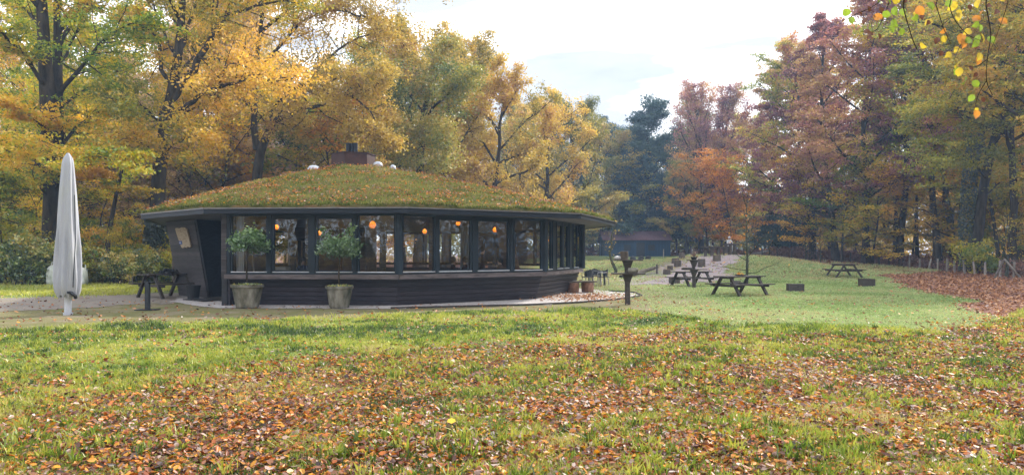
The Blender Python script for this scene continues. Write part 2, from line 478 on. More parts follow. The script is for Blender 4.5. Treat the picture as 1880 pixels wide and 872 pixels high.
def S(t):
    t = np.clip(t, 0, 1)
    return t * t * (3 - 2 * t)

def terrain(x, y):
    x = np.asarray(x, float); y = np.asarray(y, float)
    z = 1.25 * S((y - 48) / 40) * S((x + 6) / 14) * S((50 - x) / 18)
    z = z + 1.22 * np.exp(-((x - 17) / 7.0) ** 2 - ((y - 57) / 8.0) ** 2)
    z = z + 0.55 * np.exp(-((x - 22) / 5.0) ** 2 - ((y - 53) / 6.0) ** 2)
    far = S((y - 42) / 15)
    z = z + (vnoise(x, y, 7, 3) - .5) * 0.25 * far * S((x - 3) / 6)
    # lumpy rough grass in front
    fr_ = S((19.5 - y) / 3) * S((y + 5) / 5)
    z = z + fr_ * ((vnoise(x, y, 2.6, 5) - .5) * 0.10 + (vnoise(x, y, 0.8, 6) - .5) * 0.04)
    return z
def tz(x, y): return float(terrain(x, y))

def lerp_line(pts, x):
    xs = [p[0] for p in pts]; ys = [p[1] for p in pts]
    return np.interp(x, xs, ys)
# far limit of the rough grass, and far limit of the dense leaf carpet
ROUGH = [(-40, 12.5), (-11, 14.1), (-7.5, 16.3), (-3.6, 18.2), (0, 19.4), (3.4, 19.9), (4.2, 17.6), (5.0, 15.6), (7, 14.6), (9, 14.4), (11.4, 16.0), (14.5, 19), (30, 24)]
LEAF = [(-40, 8.2), (-7.2, 9.8), (-4.2, 10.0), (-2.6, 11.0), (-1.2, 12.5), (1.0, 14.0), (3.2, 15.8), (5.4, 15.4), (9, 14.4), (12, 16.8), (30, 26)]
def rough_w(x, y):
    return S((lerp_line(ROUGH, x) + (vnoise(x, y, 1.4, 9) - .5) * 0.8 - y) / 0.5 + 0.5)
def leaf_w(x, y):
    """how thickly fallen leaves lie (0..1)"""
    e = lerp_line(LEAF, x) + (vnoise(x, y, 2.2, 11) - .5) * 2.2 - y
    a = S(e / 2.2 + 0.3)
    a = a * (0.80 + 0.20 * S((vnoise(x, y, 1.1, 12) - .22) / .4))
    left = S((-x * 1.0 - 1.6 - (y - 5) * .25) / 3.0)
    a = a * (1 - 0.30 * left)
    strip = np.exp(-((y - (17.3 + 0.05 * x)) / 0.9) ** 2) * 0.45 * S((x + 12) / 4) * S((4.5 - x) / 1.5) * S((vnoise(x, y, 1.2, 14) - .35) / .3)
    leftback = np.exp(-((y - 14.0) / .8) ** 2) * 0.6 * S((-x - 3) / 3) * S((vnoise(x, y, 1.0, 15) - .3) / .3)
    return np.clip(a + strip + leftback, 0, 1)
def wood_w(x, y):
    """brown woodland leaf carpet on the right side"""
    edge = np.interp(y, [15.0, 16.5, 21.8, 26, 29.5, 36, 46, 52, 58, 70, 100], [13.5, 12.2, 14.6, 16.4, 18.0, 21.0, 24.8, 31, 36, 36, 34])
    w = S((x - edge + (vnoise(x, y, 2.5, 21) - .5) * 1.6) / 1.2 + .5) * S((y - 14.6) / 1.2)
    back = S((y - 97) / 4)
    leftw = S((-x - 17 - (y - 34) * 0.0) / 3) * S((y - 35) / 2)
    behind = S((y - 46) / 4) * S((2 - x) / 3)
    bank = S((x - 21) / 3) * S((y - 52) / 4) * S((vnoise(x, y, 5, 4) - .3) / .3) * 0.7
    return np.clip(np.maximum.reduce([w, back, leftw, behind, bank]), 0, 1)
def moss_w(x, y):
    """trodden mossy earth between rough grass and pavilion"""
    a = (1 - rough_w(x, y)) * S((5.3 - x) / 2.0) * S((25.5 - y) / 2)
    b = S((9.0 - x) / 3) * S((x - 2) / 1.5) * S((58 - y) / 10) * 0.6 * S((y - 20) / 2)
    return np.clip(np.maximum(a, b), 0, 1)

def clip_poly_grid(name, poly, step, dz, mat, kind='structure', edge_noise=0.0, zf=terrain):
    """a sheet draped over the terrain inside a plan polygon"""
    P = np.array(poly, float)
    x0, y0 = P.min(0) - step; x1, y1 = P.max(0) + step
    nx = int((x1 - x0) / step) + 1; ny = int((y1 - y0) / step) + 1
    gx, gy = np.meshgrid(np.linspace(x0, x1, nx), np.linspace(y0, y1, ny))
    cx = (gx[:-1, :-1] + gx[1:, 1:]) / 2; cy = (gy[:-1, :-1] + gy[1:, 1:]) / 2
    cxx = cx + (vnoise(cx, cy, .5, 31) - .5) * edge_noise; cyy = cy + (vnoise(cx, cy, .5, 32) - .5) * edge_noise
    ins = np.zeros(cx.shape, bool)
    n_ = len(P)
    for i in range(n_):
        xa, ya = P[i]; xb, yb = P[(i + 1) % n_]
        c = ((ya > cyy) != (yb > cyy)) & (cxx < (xb - xa) * (cyy - ya) / (yb - ya + 1e-12) + xa)
        ins ^= c
    idx = np.arange(nx * ny).reshape(ny, nx)
    F = np.stack([idx[:-1, :-1], idx[:-1, 1:], idx[1:, 1:], idx[1:, :-1]], -1)[ins]
    V = np.stack([gx.ravel(), gy.ravel(), zf(gx.ravel(), gy.ravel()) + dz], -1)
    used = np.unique(F); remap = -np.ones(len(V), np.int64); remap[used] = np.arange(len(used))
    me = np_mesh(name, V[used], remap[F], mat, smooth=True)
    o = link(name, me)
    o['kind'] = kind
    return o

# ground sheet: finer near, reaching far
def axis(a, b, lo, hi, fine, coarse_n):
    mid = np.arange(lo, hi + fine, fine)
    left = -np.geomspace(-lo if lo < 0 else 1, -a, coarse_n)[::-1] if a < 0 else np.array([])
    right = np.geomspace(hi, b, coarse_n)
    return np.unique(np.concatenate([left, mid, right]))
gxs = axis(-900, 900, -40, 45, 0.4, 22)
gys = np.unique(np.concatenate([-np.geomspace(4, 900, 18)[::-1], np.arange(-4, 30, 0.25), np.arange(30, 110, 0.8), np.geomspace(110, 900, 14)]))
GX, GY = np.meshgrid(gxs, gys)
GZ = terrain(GX, GY)
idx = np.arange(GX.size).reshape(GX.shape)
F = np.stack([idx[:-1, :-1], idx[:-1, 1:], idx[1:, 1:], idx[1:, :-1]], -1).reshape(-1, 4)
gme = np_mesh("ground", np.stack([GX.ravel(), GY.ravel(), GZ.ravel()], -1), F, smooth=True)
ca = gme.attributes.new("zone", 'FLOAT_COLOR', 'POINT')
gx_, gy_ = GX.ravel(), GY.ravel()
zc = np.ones((gx_.size, 4), np.float32)
zc[:, 0] = np.clip(leaf_w(gx_, gy_) * 0.9, 0, 1)
zc[:, 1] = moss_w(gx_, gy_)
zc[:, 2] = wood_w(gx_, gy_)
ca.data.foreach_set("color", zc.ravel())
m, n, out = mat_new("ground")
L = n.links.new
zat = nd(n, "ShaderNodeAttribute"); zat.attribute_name = "zone"
sepc = nd(n, "ShaderNodeSeparateColor"); L(zat.outputs["Color"], sepc.inputs[0])
gt = nd(n, "ShaderNodeTexCoord")
def noisecol(scale, stops, detail=8):
    nn = nd(n, "ShaderNodeTexNoise", Scale=scale, Detail=float(detail), Roughness=0.68)
    L(gt.outputs["Object"], nn.inputs["Vector"])
    r = ramp(n, stops); L(nn.outputs["Fac"], r.inputs["Fac"])
    return r
c_grass = noisecol(1.7, [(0.30, (0.06, 0.08, 0.025)), (0.5, (0.13, 0.17, 0.05)), (0.66, (0.22, 0.22, 0.09))])
c_leaf = noisecol(9.0, [(0.35, (0.03, 0.017, 0.011)), (0.5, (0.09, 0.042, 0.022)), (0.65, (0.16, 0.09, 0.05))])
c_moss = noisecol(1.1, [(0.32, (0.10, 0.115, 0.03)), (0.5, (0.15, 0.135, 0.065)), (0.66, (0.20, 0.165, 0.12))])
c_wood = noisecol(5.0, [(0.32, (0.07, 0.035, 0.028)), (0.5, (0.16, 0.075, 0.055)), (0.68, (0.24, 0.12, 0.09))])
prev = c_grass.outputs["Color"]
for ch, c in ((0, c_leaf), (1, c_moss), (2, c_wood)):
    en = nd(n, "ShaderNodeTexNoise", Scale=7.0, Detail=6.0, Roughness=0.7)
    L(gt.outputs["Object"], en.inputs["Vector"])
    ma = nd(n, "ShaderNodeMath", operation='ADD'); L(sepc.outputs[ch], ma.inputs[0]); L(en.outputs["Fac"], ma.inputs[1])
    mr = nd(n, "ShaderNodeMapRange"); mr.inputs["From Min"].default_value = 0.88; mr.inputs["From Max"].default_value = 1.12
    L(ma.outputs[0], mr.inputs["Value"])
    mm = nd(n, "ShaderNodeMix"); mm.data_type = 'RGBA'
    L(mr.outputs["Result"], mm.inputs["Factor"]); L(prev, mm.inputs["A"]); L(c.outputs["Color"], mm.inputs["B"])
    prev = mm.outputs["Result"]
gp = nd(n, "ShaderNodeBsdfPrincipled", Roughness=0.95)
gp.inputs["Specular IOR Level"].default_value = 0.1
L(prev, gp.inputs["Base Color"])
gb = nd(n, "ShaderNodeBump", Strength=0.7, Distance=0.04)
gn = nd(n, "ShaderNodeTexNoise", Scale=22.0, Detail=6.0, Roughness=0.7)
L(gt.outputs["Object"], gn.inputs["Vector"]); L(gn.outputs["Fac"], gb.inputs["Height"]); L(gb.outputs["Normal"], gp.inputs["Normal"])
L(gp.outputs[0], out.inputs["Surface"])
gme.materials.append(m)
ground = link("ground", gme)
ground['kind'] = 'structure'

M['path'] = surf("trodden_grey_path", (0.15, 0.13, 0.115), (0.24, 0.205, 0.18), 1.2, 0.95, 0.7, spec=0.1, c3=(0.17, 0.165, 0.10))
M['sand'] = surf("pinkish_sandy_path", (0.15, 0.12, 0.12), (0.26, 0.22, 0.225), 0.9, 0.95, 0.8, spec=0.1, c3=(0.21, 0.14, 0.12))
M['gravel'] = surf("white_gravel", (0.16, 0.14, 0.14), (0.52, 0.48, 0.47), 14.0, 0.9, 1.0, spec=0.2, c3=(0.66, 0.63, 0.62), dist=0.03)
M['edging'] = surf("dark_edging", (0.03, 0.028, 0.025), (0.07, 0.06, 0.055), 6, 0.9, 0.4)

def P(xp, yp):
    """ground point (flat) seen at a photograph pixel"""
    d = EYE * FPX / (yp - 465.0)
    return (px(xp, d), d)
clip_poly_grid("dirt_path", [P(-150, 548), P(60, 546), P(200, 541), P(320, 538), P(400, 545), P(425, 555), P(330, 556), P(200, 562), P(60, 571), P(-150, 577)], 0.12, 0.008, M['path'], edge_noise=0.9)
clip_poly_grid("sand_path", [(6.6, 40), (7.4, 44.5), (10.8, 52), (14.2, 57.5), (17.6, 62), (20.5, 62), (20.2, 57), (16.0, 50.5), (14.4, 44.5), (12.0, 40.0), (8.6, 37.0), (5.6, 35.5)], 0.2, 0.012, M['sand'], edge_noise=1.6)

# ------------------------------------------------------------------ pavilion
EAVE_TOP = 3.04
EAVE = [(-13.15, 24.2), (-9.49, 21.0), (-3.14, 20.6), (2.42, 23.9), (4.6, 30.3), (3.5, 36.2), (-1.5, 40.5), (-8.5, 41.0), (-14.0, 37.0), (-15.6, 30.5)]
CEN = (-7.2, 31.0)
pav = thing("pavilion", "dark timber polygonal pavilion with leaf-strewn turf roof and band of windows", "pavilion", (CEN[0], CEN[1], 0))
gravel_poly = [(-11.6, 23.2), (-9.4, 20.9), (-8.9, 20.55), (-3.6, 20.25), (0.6, 21.6), (2.2, 22.6), (3.9, 24.3), (5.0, 26.3), (5.1, 28.3), (4.2, 29.6), (3.2, 32), (-8, 33), (-13, 27)]
clip_poly_grid("gravel_strip", gravel_poly, 0.1, 0.014, M['gravel'], edge_noise=0.25)
eb = MB()
for a_, b_ in zip(gravel_poly[3:10], gravel_poly[4:10]):
    eb.bar((a_[0], a_[1], 0.03), (b_[0], b_[1], 0.03), 0.05, 0.06)
edg = eb.build("gravel_edging", M['edging']); edg['kind'] = 'structure'

def scaled(poly, k, c=CEN):
    return [(c[0] + (x - c[0]) * k, c[1] + (y - c[1]) * k) for x, y in poly]

# walls: plan corners of the window plane (top) and of the lower wall's foot
Wt = {'B': (-9.02, 21.42), 'C': (-3.50, 21.12), 'D': (1.17, 24.35), 'E': (3.02, 29.3), 'F': (2.35, 35.2), 'G': (-2.0, 39.2), 'H': (-8.2, 39.6), 'I': (-12.8, 36.2)}
Wb = {'B': (-8.9, 21.75), 'C': (-3.62, 21.45), 'D': (0.85, 24.60), 'E': (2.62, 29.2), 'F': (2.0, 35.0), 'G': (-2.1, 38.8), 'H': (-8.1, 39.2), 'I': (-12.4, 36.0)}

def nrm(a, b):
    dx, dy = b[0] - a[0], b[1] - a[1]
    l = math.hypot(dx, dy)
    return (dy / l, -dx / l)          # outward for counter-clockwise (left to right seen from outside)

def skew_slab(mb, ab, bb_, at, bt, zb, zt, z0, z1, th, off=0.0):
    """plank-like slab on a wall that runs from foot line ab-bb (height zb) to head line at-bt (height zt)"""
    def L2(p, q, z):
        t = (z - zb) / (zt - zb)
        return (p[0] + (q[0] - p[0]) * t, p[1] + (q[1] - p[1]) * t)
    nx_, ny_ = nrm(at, bt)
    def quad(z):
        p, q = L2(ab, at, z), L2(bb_, bt, z)
        return [(p[0] + nx_ * off, p[1] + ny_ * off, z), (q[0] + nx_ * off, q[1] + ny_ * off, z),
                (q[0] + nx_ * (off - th), q[1] + ny_ * (off - th), z), (p[0] + nx_ * (off - th), p[1] + ny_ * (off - th), z)]
    mb.hexa(quad(z0), quad(z1))

SILL_LO, SILL_HI = 0.85, 1.00
WIN_LO, WIN_HI = 1.00, 2.87
def lower_wall(k0, k1, planks=True, mat='plank'):
    w = MB()
    skew_slab(w, Wb[k0], Wb[k1], Wt[k0], Wt[k1], 0, 1.25, 0.0, SILL_LO - 0.002, 0.18, -0.05)
    wall = w.build("wall", M['black'], pav, world=True)
    if planks:
        z = 0.03
        while z < SILL_LO - 0.04:
            h = min(0.124, SILL_LO - 0.012 - z)
            b = MB()
            skew_slab(b, Wb[k0], Wb[k1], Wt[k0], Wt[k1], 0, 1.25, z, z + h, 0.035, random.uniform(-0.003, 0.003))
            o = b.build("plank", M[mat], wall, world=True)
            o.matrix_parent_inverse = top_matrix(pav).inverted()
            # the wall already carries the pavilion's offset
            o.matrix_parent_inverse = Matrix.Identity(4)
            z += 0.145
    return wall
for a_, b_ in (('B', 'C'), ('C', 'D'), ('D', 'E')):
    lower_wall(a_, b_)
for a_, b_ in (('E', 'F'), ('F', 'G'), ('G', 'H'), ('H', 'I')):
    lower_wall(a_, b_, planks=False)
# projecting sill board
for a_, b_ in (('B', 'C'), ('C', 'D'), ('D', 'E')):
    sbm = MB()
    A, B_ = Wt[a_], Wt[b_]
    skew_slab(sbm, A, B_, A, B_, 0, 1, SILL_LO, SILL_HI - 0.012, 0.24, 0.05)
    sbm.build("sill_board", M['sillboard'], pav, world=True)

class Face:
    def __init__(s, a, b):
        s.a, s.b = a, b
        s.L = math.hypot(b[0] - a[0], b[1] - a[1])
        s.u = ((b[0] - a[0]) / s.L, (b[1] - a[1]) / s.L)
        s.n = nrm(a, b)
    def pt(s, u, o, z):
        return (s.a[0] + s.u[0] * u + s.n[0] * o, s.a[1] + s.u[1] * u + s.n[1] * o, z)
    def box(s, mb, u0, u1, o0, o1, z0, z1):
        lo = [s.pt(u0, o1, z0), s.pt(u1, o1, z0), s.pt(u1, o0, z0), s.pt(u0, o0, z0)]
        hi = [s.pt(u0, o1, z1), s.pt(u1, o1, z1), s.pt(u1, o0, z1), s.pt(u0, o0, z1)]
        return mb.hexa(lo, hi)
    def u_of(s, xp):
        t = (xp - 940.0) / FPX           # ray X = t * Y
        return (t * s.a[1] - s.a[0]) / (s.u[0] - t * s.u[1])

def windows(f, panes, posts, corner=None):
    """panes: (x0, x1, sash) photograph columns of the glass; posts: columns of fixed posts"""
    for x0, x1 in posts:
        u0, u1 = f.u_of(x0), f.u_of(x1)
        b = MB(); f.box(b, u0, u1, -0.14, 0.0, WIN_LO, WIN_HI)
        b.build("window_post", M['paint'], pav, world=True)
    for x0, x1, sash in panes:
        u0, u1 = f.u_of(x0), f.u_of(x1)
        fw = 0.055 if not sash else 0.075
        zlo = WIN_LO + 0.075; ztop = WIN_HI - 0.06
        if sash: zlo += 0.05; ztop -= 0.09
        b = MB()
        f.box(b, u0 - fw, u0, -0.11, -0.02, WIN_LO + 0.05, WIN_HI - 0.03)
        f.box(b, u1, u1 + fw, -0.11, -0.02, WIN_LO + 0.05, WIN_HI - 0.03)
        f.box(b, u0, u1, -0.11, -0.022, WIN_LO + 0.05, zlo)
        f.box(b, u0, u1, -0.11, -0.022, ztop, WIN_HI - 0.03)
        w = b.build("window", M['paint'], pav, world=True)
        g = MB()
        f.box(g, u0, u1, -0.066, -0.060, zlo, ztop)
        # a single glass sheet (one face) keeps the reflection clean
        g = MB(); g.add([f.pt(u0, -0.062, zlo), f.pt(u1, -0.062, zlo), f.pt(u1, -0.062, ztop), f.pt(u0, -0.062, ztop)], [(0, 1, 2, 3)])
        g.build("pane", M['glass'], w)
        s_ = MB()
        f.box(s_, u0 - fw * .5, u1 + fw * .5, -0.018, 0.035, WIN_LO + 0.052, WIN_LO + 0.078)
        s_.build("sill", M['sillmetal'], w)
def rails(f, u0=None, u1=None):
    u0 = 0 if u0 is None else u0
    u1 = f.L if u1 is None else u1
    b = MB(); f.box(b, u0, u1, -0.15, 0.012, WIN_LO - 0.01, WIN_LO + 0.05)
    b.build("bottom_rail", M['paint'], pav, world=True)
    b = MB(); f.box(b, u0, u1, -0.15, 0.004, WIN_HI - 0.03, WIN_HI + 0.012)
    b.build("top_rail", M['paint'], pav, world=True)

fBC, fCD, fDE = Face(Wt['B'], Wt['C']), Face(Wt['C'], Wt['D']), Face(Wt['D'], Wt['E'])
u_start = fBC.u_of(416)
rails(fBC, u_start); rails(fCD); rails(fDE)
windows(fBC, [(426, 488, False), (503, 565, True), (583, 645, True), (659, 723, False)],
        [(416, 422), (491, 498), (569, 578), (650, 655)])
windows(fCD, [(739, 797, False), (808, 864, True), (879, 933, True), (946, 994, False)],
        [(800, 804.5), (868, 875), (937, 942)])
windows(fDE, [(1006.5, 1013, False), (1024, 1032.5, True), (1037, 1043.5, True), (1054.5, 1061, False)],
        [(1015.5, 1020.5), (1033.6, 1035.8), (1046, 1051)])
for k in ('C', 'D', 'E'):
    b = MB(); x_, y_ = Wt[k]
    b.tube([(x_ + .0, y_ + .07, WIN_LO), (x_, y_ + .07, WIN_HI)], 0.13, 8)
    b.build("corner_post", M['paint'], pav, world=True)
# glazed far sides, seen through the room
for a_, b_, np_ in (('E', 'F', 4), ('F', 'G', 4), ('G', 'H', 4), ('H', 'I', 3)):
    f = Face(Wt[a_], Wt[b_]); rails(f)
    for i in range(np_ + 1):
        u = f.L * i / np_
        b = MB(); f.box(b, max(u - .07, 0), min(u + .07, f.L), -0.14, 0, WIN_LO, WIN_HI)
        b.build("window_post", M['paint'], pav, world=True)
    for i in range(np_):
        u0, u1 = f.L * i / np_ + .07, f.L * (i + 1) / np_ - .07
        b = MB(); f.box(b, u0, u1, -0.11, -0.02, WIN_LO + 0.05, WIN_LO + .12); f.box(b, u0, u1, -0.11, -0.02, WIN_HI - .12, WIN_HI - .03)
        w = b.build("window", M['paint'], pav, world=True)
        g = MB(); g.add([f.pt(u0, -.06, WIN_LO + .12), f.pt(u1, -.06, WIN_LO + .12), f.pt(u1, -.06, WIN_HI - .12), f.pt(u0, -.06, WIN_HI - .12)], [(0, 1, 2, 3)])
        g.build("pane", M['glass'], w)
# back wall of the kitchen side
bw = MB()
for a_, b_ in (((-12.8, 36.2), (-14.2, 30.6)), ((-14.2, 30.6), (-12.9, 26.6))):
    f = Face(b_, a_); f.box(bw, 0, f.L, 0, 0.2, 0, WIN_HI)
bw.build("rear_wall", M['plank'], pav, world=True)

# battered entrance wall with planks
HTOP = 2.86
ea_b, eb_b = (-12.95, 26.55), (-11.12, 24.95)
ea_t, eb_t = (-13.28, 26.18), (-11.46, 24.60)
w = MB(); skew_slab(w, ea_b, eb_b, ea_t, eb_t, 0, HTOP, 0, HTOP, 0.2, -0.03)
ew = w.build("entrance_wall", M['black'], pav, world=True)
z = 0.02
while z < HTOP - 0.02:
    b = MB(); skew_slab(b, ea_b, eb_b, ea_t, eb_t, 0, HTOP, z, min(z + 0.128, HTOP), 0.034, random.uniform(-0.003, 0.004))
    b.build("plank", M['plank_grey'], ew)
    z += 0.14
# recess: side wall, door wall, plank strip beside the first window
w = MB(); w.hexa([(-11.13, 24.99, 0), (-11.03, 24.95, 0), (-10.80, 26.2, 0), (-10.9, 26.2, 0)], [(-11.47, 24.63, HTOP), (-11.37, 24.6, HTOP), (-10.80, 26.2, HTOP), (-10.9, 26.2, HTOP)])
w.build("recess_wall", M['black'], pav, world=True)
fdoor = Face((-10.82, 26.15), (-8.85, 24.9))
w = MB(); fdoor.box(w, 0, 0.12, -0.15, 0, 0, HTOP); fdoor.box(w, 1.12, fdoor.L, -0.15, 0, 0, HTOP); fdoor.box(w, 0.12, 1.12, -0.15, 0, 2.2, HTOP)
dw = w.build("door_wall", M['plank'], pav, world=True)
d = MB()
fdoor.box(d, 0.13, 0.25, -0.10, -0.04, 0.05, 2.19); fdoor.box(d, 0.99, 1.11, -0.10, -0.04, 0.05, 2.19)
fdoor.box(d, 0.25, 0.99, -0.10, -0.04, 0.05, 0.35); fdoor.box(d, 0.25, 0.99, -0.10, -0.04, 2.05, 2.19); fdoor.box(d, 0.25, 0.99, -0.10, -0.04, 1.02, 1.12)
door = d.build("door", M['paint'], pav, world=True)
g = MB(); g.add([fdoor.pt(.25, -.07, .35), fdoor.pt(.99, -.07, .35), fdoor.pt(.99, -.07, 2.05), fdoor.pt(.25, -.07, 2.05)], [(0, 1, 2, 3)])
g.build("pane", M['glass'], door)
h = MB(); h.tube([fdoor.pt(.92, .0, 1.0), fdoor.pt(.92, .0, 1.25)], 0.015, 6); h.build("handle", M['aluminium'], door)
uA, uB = fBC.u_of(406.5), fBC.u_of(416)
w = MB(); fBC.box(w, uA, uB - .002, -0.16, -0.01, 0, HTOP)
strip = w.build("corner_wall", M['black'], pav, world=True)
z = 0.9
while z < HTOP - 0.03:
    b = MB(); fBC.box(b, uA - .004, uB - .004, -0.04, 0.012, z, min(z + 0.128, HTOP)); b.build("plank", M['plank_grey'], strip)
    z += 0.14
w = MB(); w.hexa([(Wt['B'][0] + .02, 21.5, 0), (Wt['B'][0] + .14, 21.5, 0), (-8.75, 24.95, 0), (-8.9, 24.95, 0)], [(Wt['B'][0] + .02, 21.5, HTOP), (Wt['B'][0] + .14, 21.5, HTOP), (-8.75, 24.95, HTOP), (-8.9, 24.95, HTOP)])
w.build("recess_wall", M['plank'], pav, world=True)
w = MB(); w.prism([(-11.1, 24.4), (-8.95, 22.4), (-8.8, 25.0), (-10.8, 26.1)], 0.012, 0.05)
w.build("doorstep", M['edging'], pav, world=True)

# floor, ceiling, soffit, fascia, trim
floor_poly = [Wb['B'], Wb['C'], Wb['D'], Wb['E'], Wb['F'], Wb['G'], Wb['H'], Wb['I'], (-13.9, 30.6), (-12.7, 26.8), (-11.0, 26.3), (-8.8, 25.0)]
w = MB(); w.prism([(CEN[0] + (x - CEN[0]) * .97, CEN[1] + (y - CEN[1]) * .97) for x, y in floor_poly], 0.03, 0.16)
w.build("floor", M['floor_in'], pav, world=True)
w = MB(); w.prism(scaled(EAVE, 0.988), 2.885, 2.93)
w.build("soffit", M['soffit'], pav, world=True)
w = MB(); w.prism([(CEN[0] + (x - CEN[0]) * .96, CEN[1] + (y - CEN[1]) * .96) for x, y in floor_poly], 2.86, 2.882)
w.build("ceiling", M['ceiling_in'], pav, world=True)
nE = len(EAVE)
for i in range(nE):
    a_, b_ = EAVE[i], EAVE[(i + 1) % nE]
    ai, bi = scaled([a_, b_], 0.990)
    w = MB()
    w.hexa([(a_[0], a_[1], 2.862), (b_[0], b_[1], 2.862), (bi[0], bi[1], 2.862), (ai[0], ai[1], 2.862)],
           [(a_[0], a_[1], 3.01), (b_[0], b_[1], 3.01), (bi[0], bi[1], 3.01), (ai[0], ai[1], 3.01)])
    w.build("fascia", M['fascia'], pav, world=True)
    ao, bo = scaled([a_, b_], 1.003)
    w = MB()
    w.hexa([(ao[0], ao[1], 3.012), (bo[0], bo[1], 3.012), (bi[0], bi[1], 3.012), (ai[0], ai[1], 3.012)],
           [(ao[0], ao[1], 3.045), (bo[0], bo[1], 3.045), (bi[0], bi[1], 3.045), (ai[0], ai[1], 3.045)])
    w.build("eave_trim", M['metal'], pav, world=True)

# turf roof: rings from the eave to the crown
CURB_Z = 5.58
def roof_z(t):
    return 3.12 + (CURB_Z - 3.12) * (t + 0.03 * math.sin(PI * min(max(t, 0), 1)))
per = []
SUBD = 26
for i in range(nE):
    a_, b_ = EAVE[i], EAVE[(i + 1) % nE]
    for k in range(SUBD):
        t = k / SUBD
        per.append((a_[0] + (b_[0] - a_[0]) * t, a_[1] + (b_[1] - a_[1]) * t))
per = np.array(per) ; NP = len(per)
def roof_point(ia, t):
    """ia: float index round the perimeter, t 0 eave .. 1 crown"""
    ia = np.asarray(ia) % NP
    i0 = np.floor(ia).astype(int) % NP; f_ = ia - np.floor(ia)
    p = per[i0] * (1 - f_)[:, None] + per[(i0 + 1) % NP] * f_[:, None]
    c = np.array(CEN)
    k = (1 - t * 0.93)[:, None] * 0.992
    xy = c + (p - c) * k
    tt = np.clip(t, 0, 1)
    z = 3.12 + (CURB_Z - 3.12) * (tt + 0.03 * np.sin(PI * tt))
    z = z + (vnoise(xy[:, 0], xy[:, 1], .7, 41) - .5) * 0.12 + (vnoise(xy[:, 0], xy[:, 1], .25, 42) - .5) * 0.07
    return np.column_stack([xy, z])
NR = 60
ts = np.linspace(0, 1, NR)
rv = [np.column_stack([np.array(CEN) + (per - np.array(CEN)) * 0.992, np.full(NP, 3.046)])]
for t in ts:
    rv.append(roof_point(np.arange(NP, dtype=float), np.full(NP, t)))
rv = np.concatenate(rv)
idx = np.arange(NP * (NR + 1)).reshape(NR + 1, NP)
nxt = np.roll(idx, -1, axis=1)
F = np.stack([idx[:-1], nxt[:-1], nxt[1:], idx[1:]], -1).reshape(-1, 4)
M['turf'] = surf("roof_turf", (0.035, 0.04, 0.016), (0.10, 0.095, 0.035), 2.2, 0.95, 1.0, spec=0.05, c3=(0.17, 0.09, 0.045), dist=0.05)
rme = np_mesh("roof_turf", rv, F, M['turf'], smooth=True)
turf = link("roof_turf", rme, pav, world=True)
w = MB()
hexa_ = [(CEN[0] + .98 * math.cos(a), CEN[1] + .98 * math.sin(a)) for a in [math.radians(-100 + 60 * k) for k in range(6)]]
w.prism(hexa_, 5.3, 6.10)
curb = w.build("roof_lantern", M['corten'], pav, world=True)
w = MB(); w.prism([(CEN[0] + 1.02 * math.cos(a), CEN[1] + 1.02 * math.sin(a)) for a in [math.radians(-100 + 60 * k) for k in range(6)]], 6.102, 6.135)
w.build("cap", M['corten'], curb)
for k in range(3):
    w = MB(); w.tube([(CEN[0] - .17 + .17 * k, CEN[1] - .3 + .08 * (k % 2), 6.13), (CEN[0] - .17 + .17 * k, CEN[1] - .3 + .08 * (k % 2), 6.60)], 0.095, 10)
    w.build("flue", M['fascia'], curb)
for xp, d, yp, sx in ((572, 29.6, 303, 0.34), (695, 28.6, 304, 0.27), (722, 30.5, 307, 0.18)):
    xs_ = 940 + rv[:, 0] / rv[:, 1] * FPX; ys_ = 465 - (rv[:, 2] - EYE) / rv[:, 1] * FPX
    kk_ = int(np.argmin(np.hypot(xs_ - xp, (ys_ - yp) * 1.5) + np.abs(rv[:, 1] - d) * .6))
    x_, d, z_ = float(rv[kk_, 0]), float(rv[kk_, 1]), float(rv[kk_, 2]) + .12
    sx *= .8
    w = MB(); prof = [(sx, -0.16), (sx, 0.0), (sx * .92, .07), (sx * .7, .13), (sx * .35, .165), (0.01, .175)]
    w.lathe(prof, (x_, d, z_ - 0.07), 16)
    w.build("skylight", M['skydome'], pav, smooth=True, world=True)

# ------------------------------------------------------------------ inside the pavilion
def lamp(xp, yp, d, r, label):
    t = thing("pendant_lamp", label, "lamp", (px(xp, d), d, pz(yp, d)), 0, "amber pendant lamps inside the pavilion")
    r = r * .62
    c = MB(); c.tube([(0, 0, r * 1.1), (0, 0, 2.86 - pz(yp, d))], 0.008, 4); c.build("cord", M['black'], t)
    s_ = MB(); s_.lathe([(r * .28, r * 1.1), (r * .7, r * .75), (r, r * .1), (r * .95, -r * .35), (r * .55, -r * 1.0)], (0, 0, 0), 14, caps=False)
    s_.build("shade", M['shade'], t, smooth=True)
    b = MB(); b.lathe([(0.01, -.05), (.045, -.02), (.045, .03), (0.01, .06)], (0, 0, r * .25), 10); b.build("bulb", M['bulb'], t, smooth=True)
lamp(508, 417, 25.5, 0.13, "small amber pendant lamp glowing behind the second window from the left")
lamp(586, 428, 26.5, 0.14, "amber pendant lamp glowing behind the third window, partly behind the right potted tree")
lamp(684, 413, 23.4, 0.19, "large amber pendant lamp, the lower of two in the fourth window")
lamp(688, 398, 25.2, 0.14, "small amber pendant lamp high above the large one in the fourth window")
lamp(746, 402, 26.0, 0.14, "amber pendant lamp high at the left of the first window right of the corner")
lamp(779.5, 425, 27.0, 0.14, "low amber pendant lamp in the first window right of the corner")
lamp(841, 410, 26.5, 0.14, "amber pendant lamp in the window above the two seated guests")
lamp(909, 422, 26.5, 0.15, "long amber pendant lamp in the window above the standing guest")
lamp(1010, 441, 30.5, 0.12, "tiny amber pendant lamp behind the narrow right-hand windows")

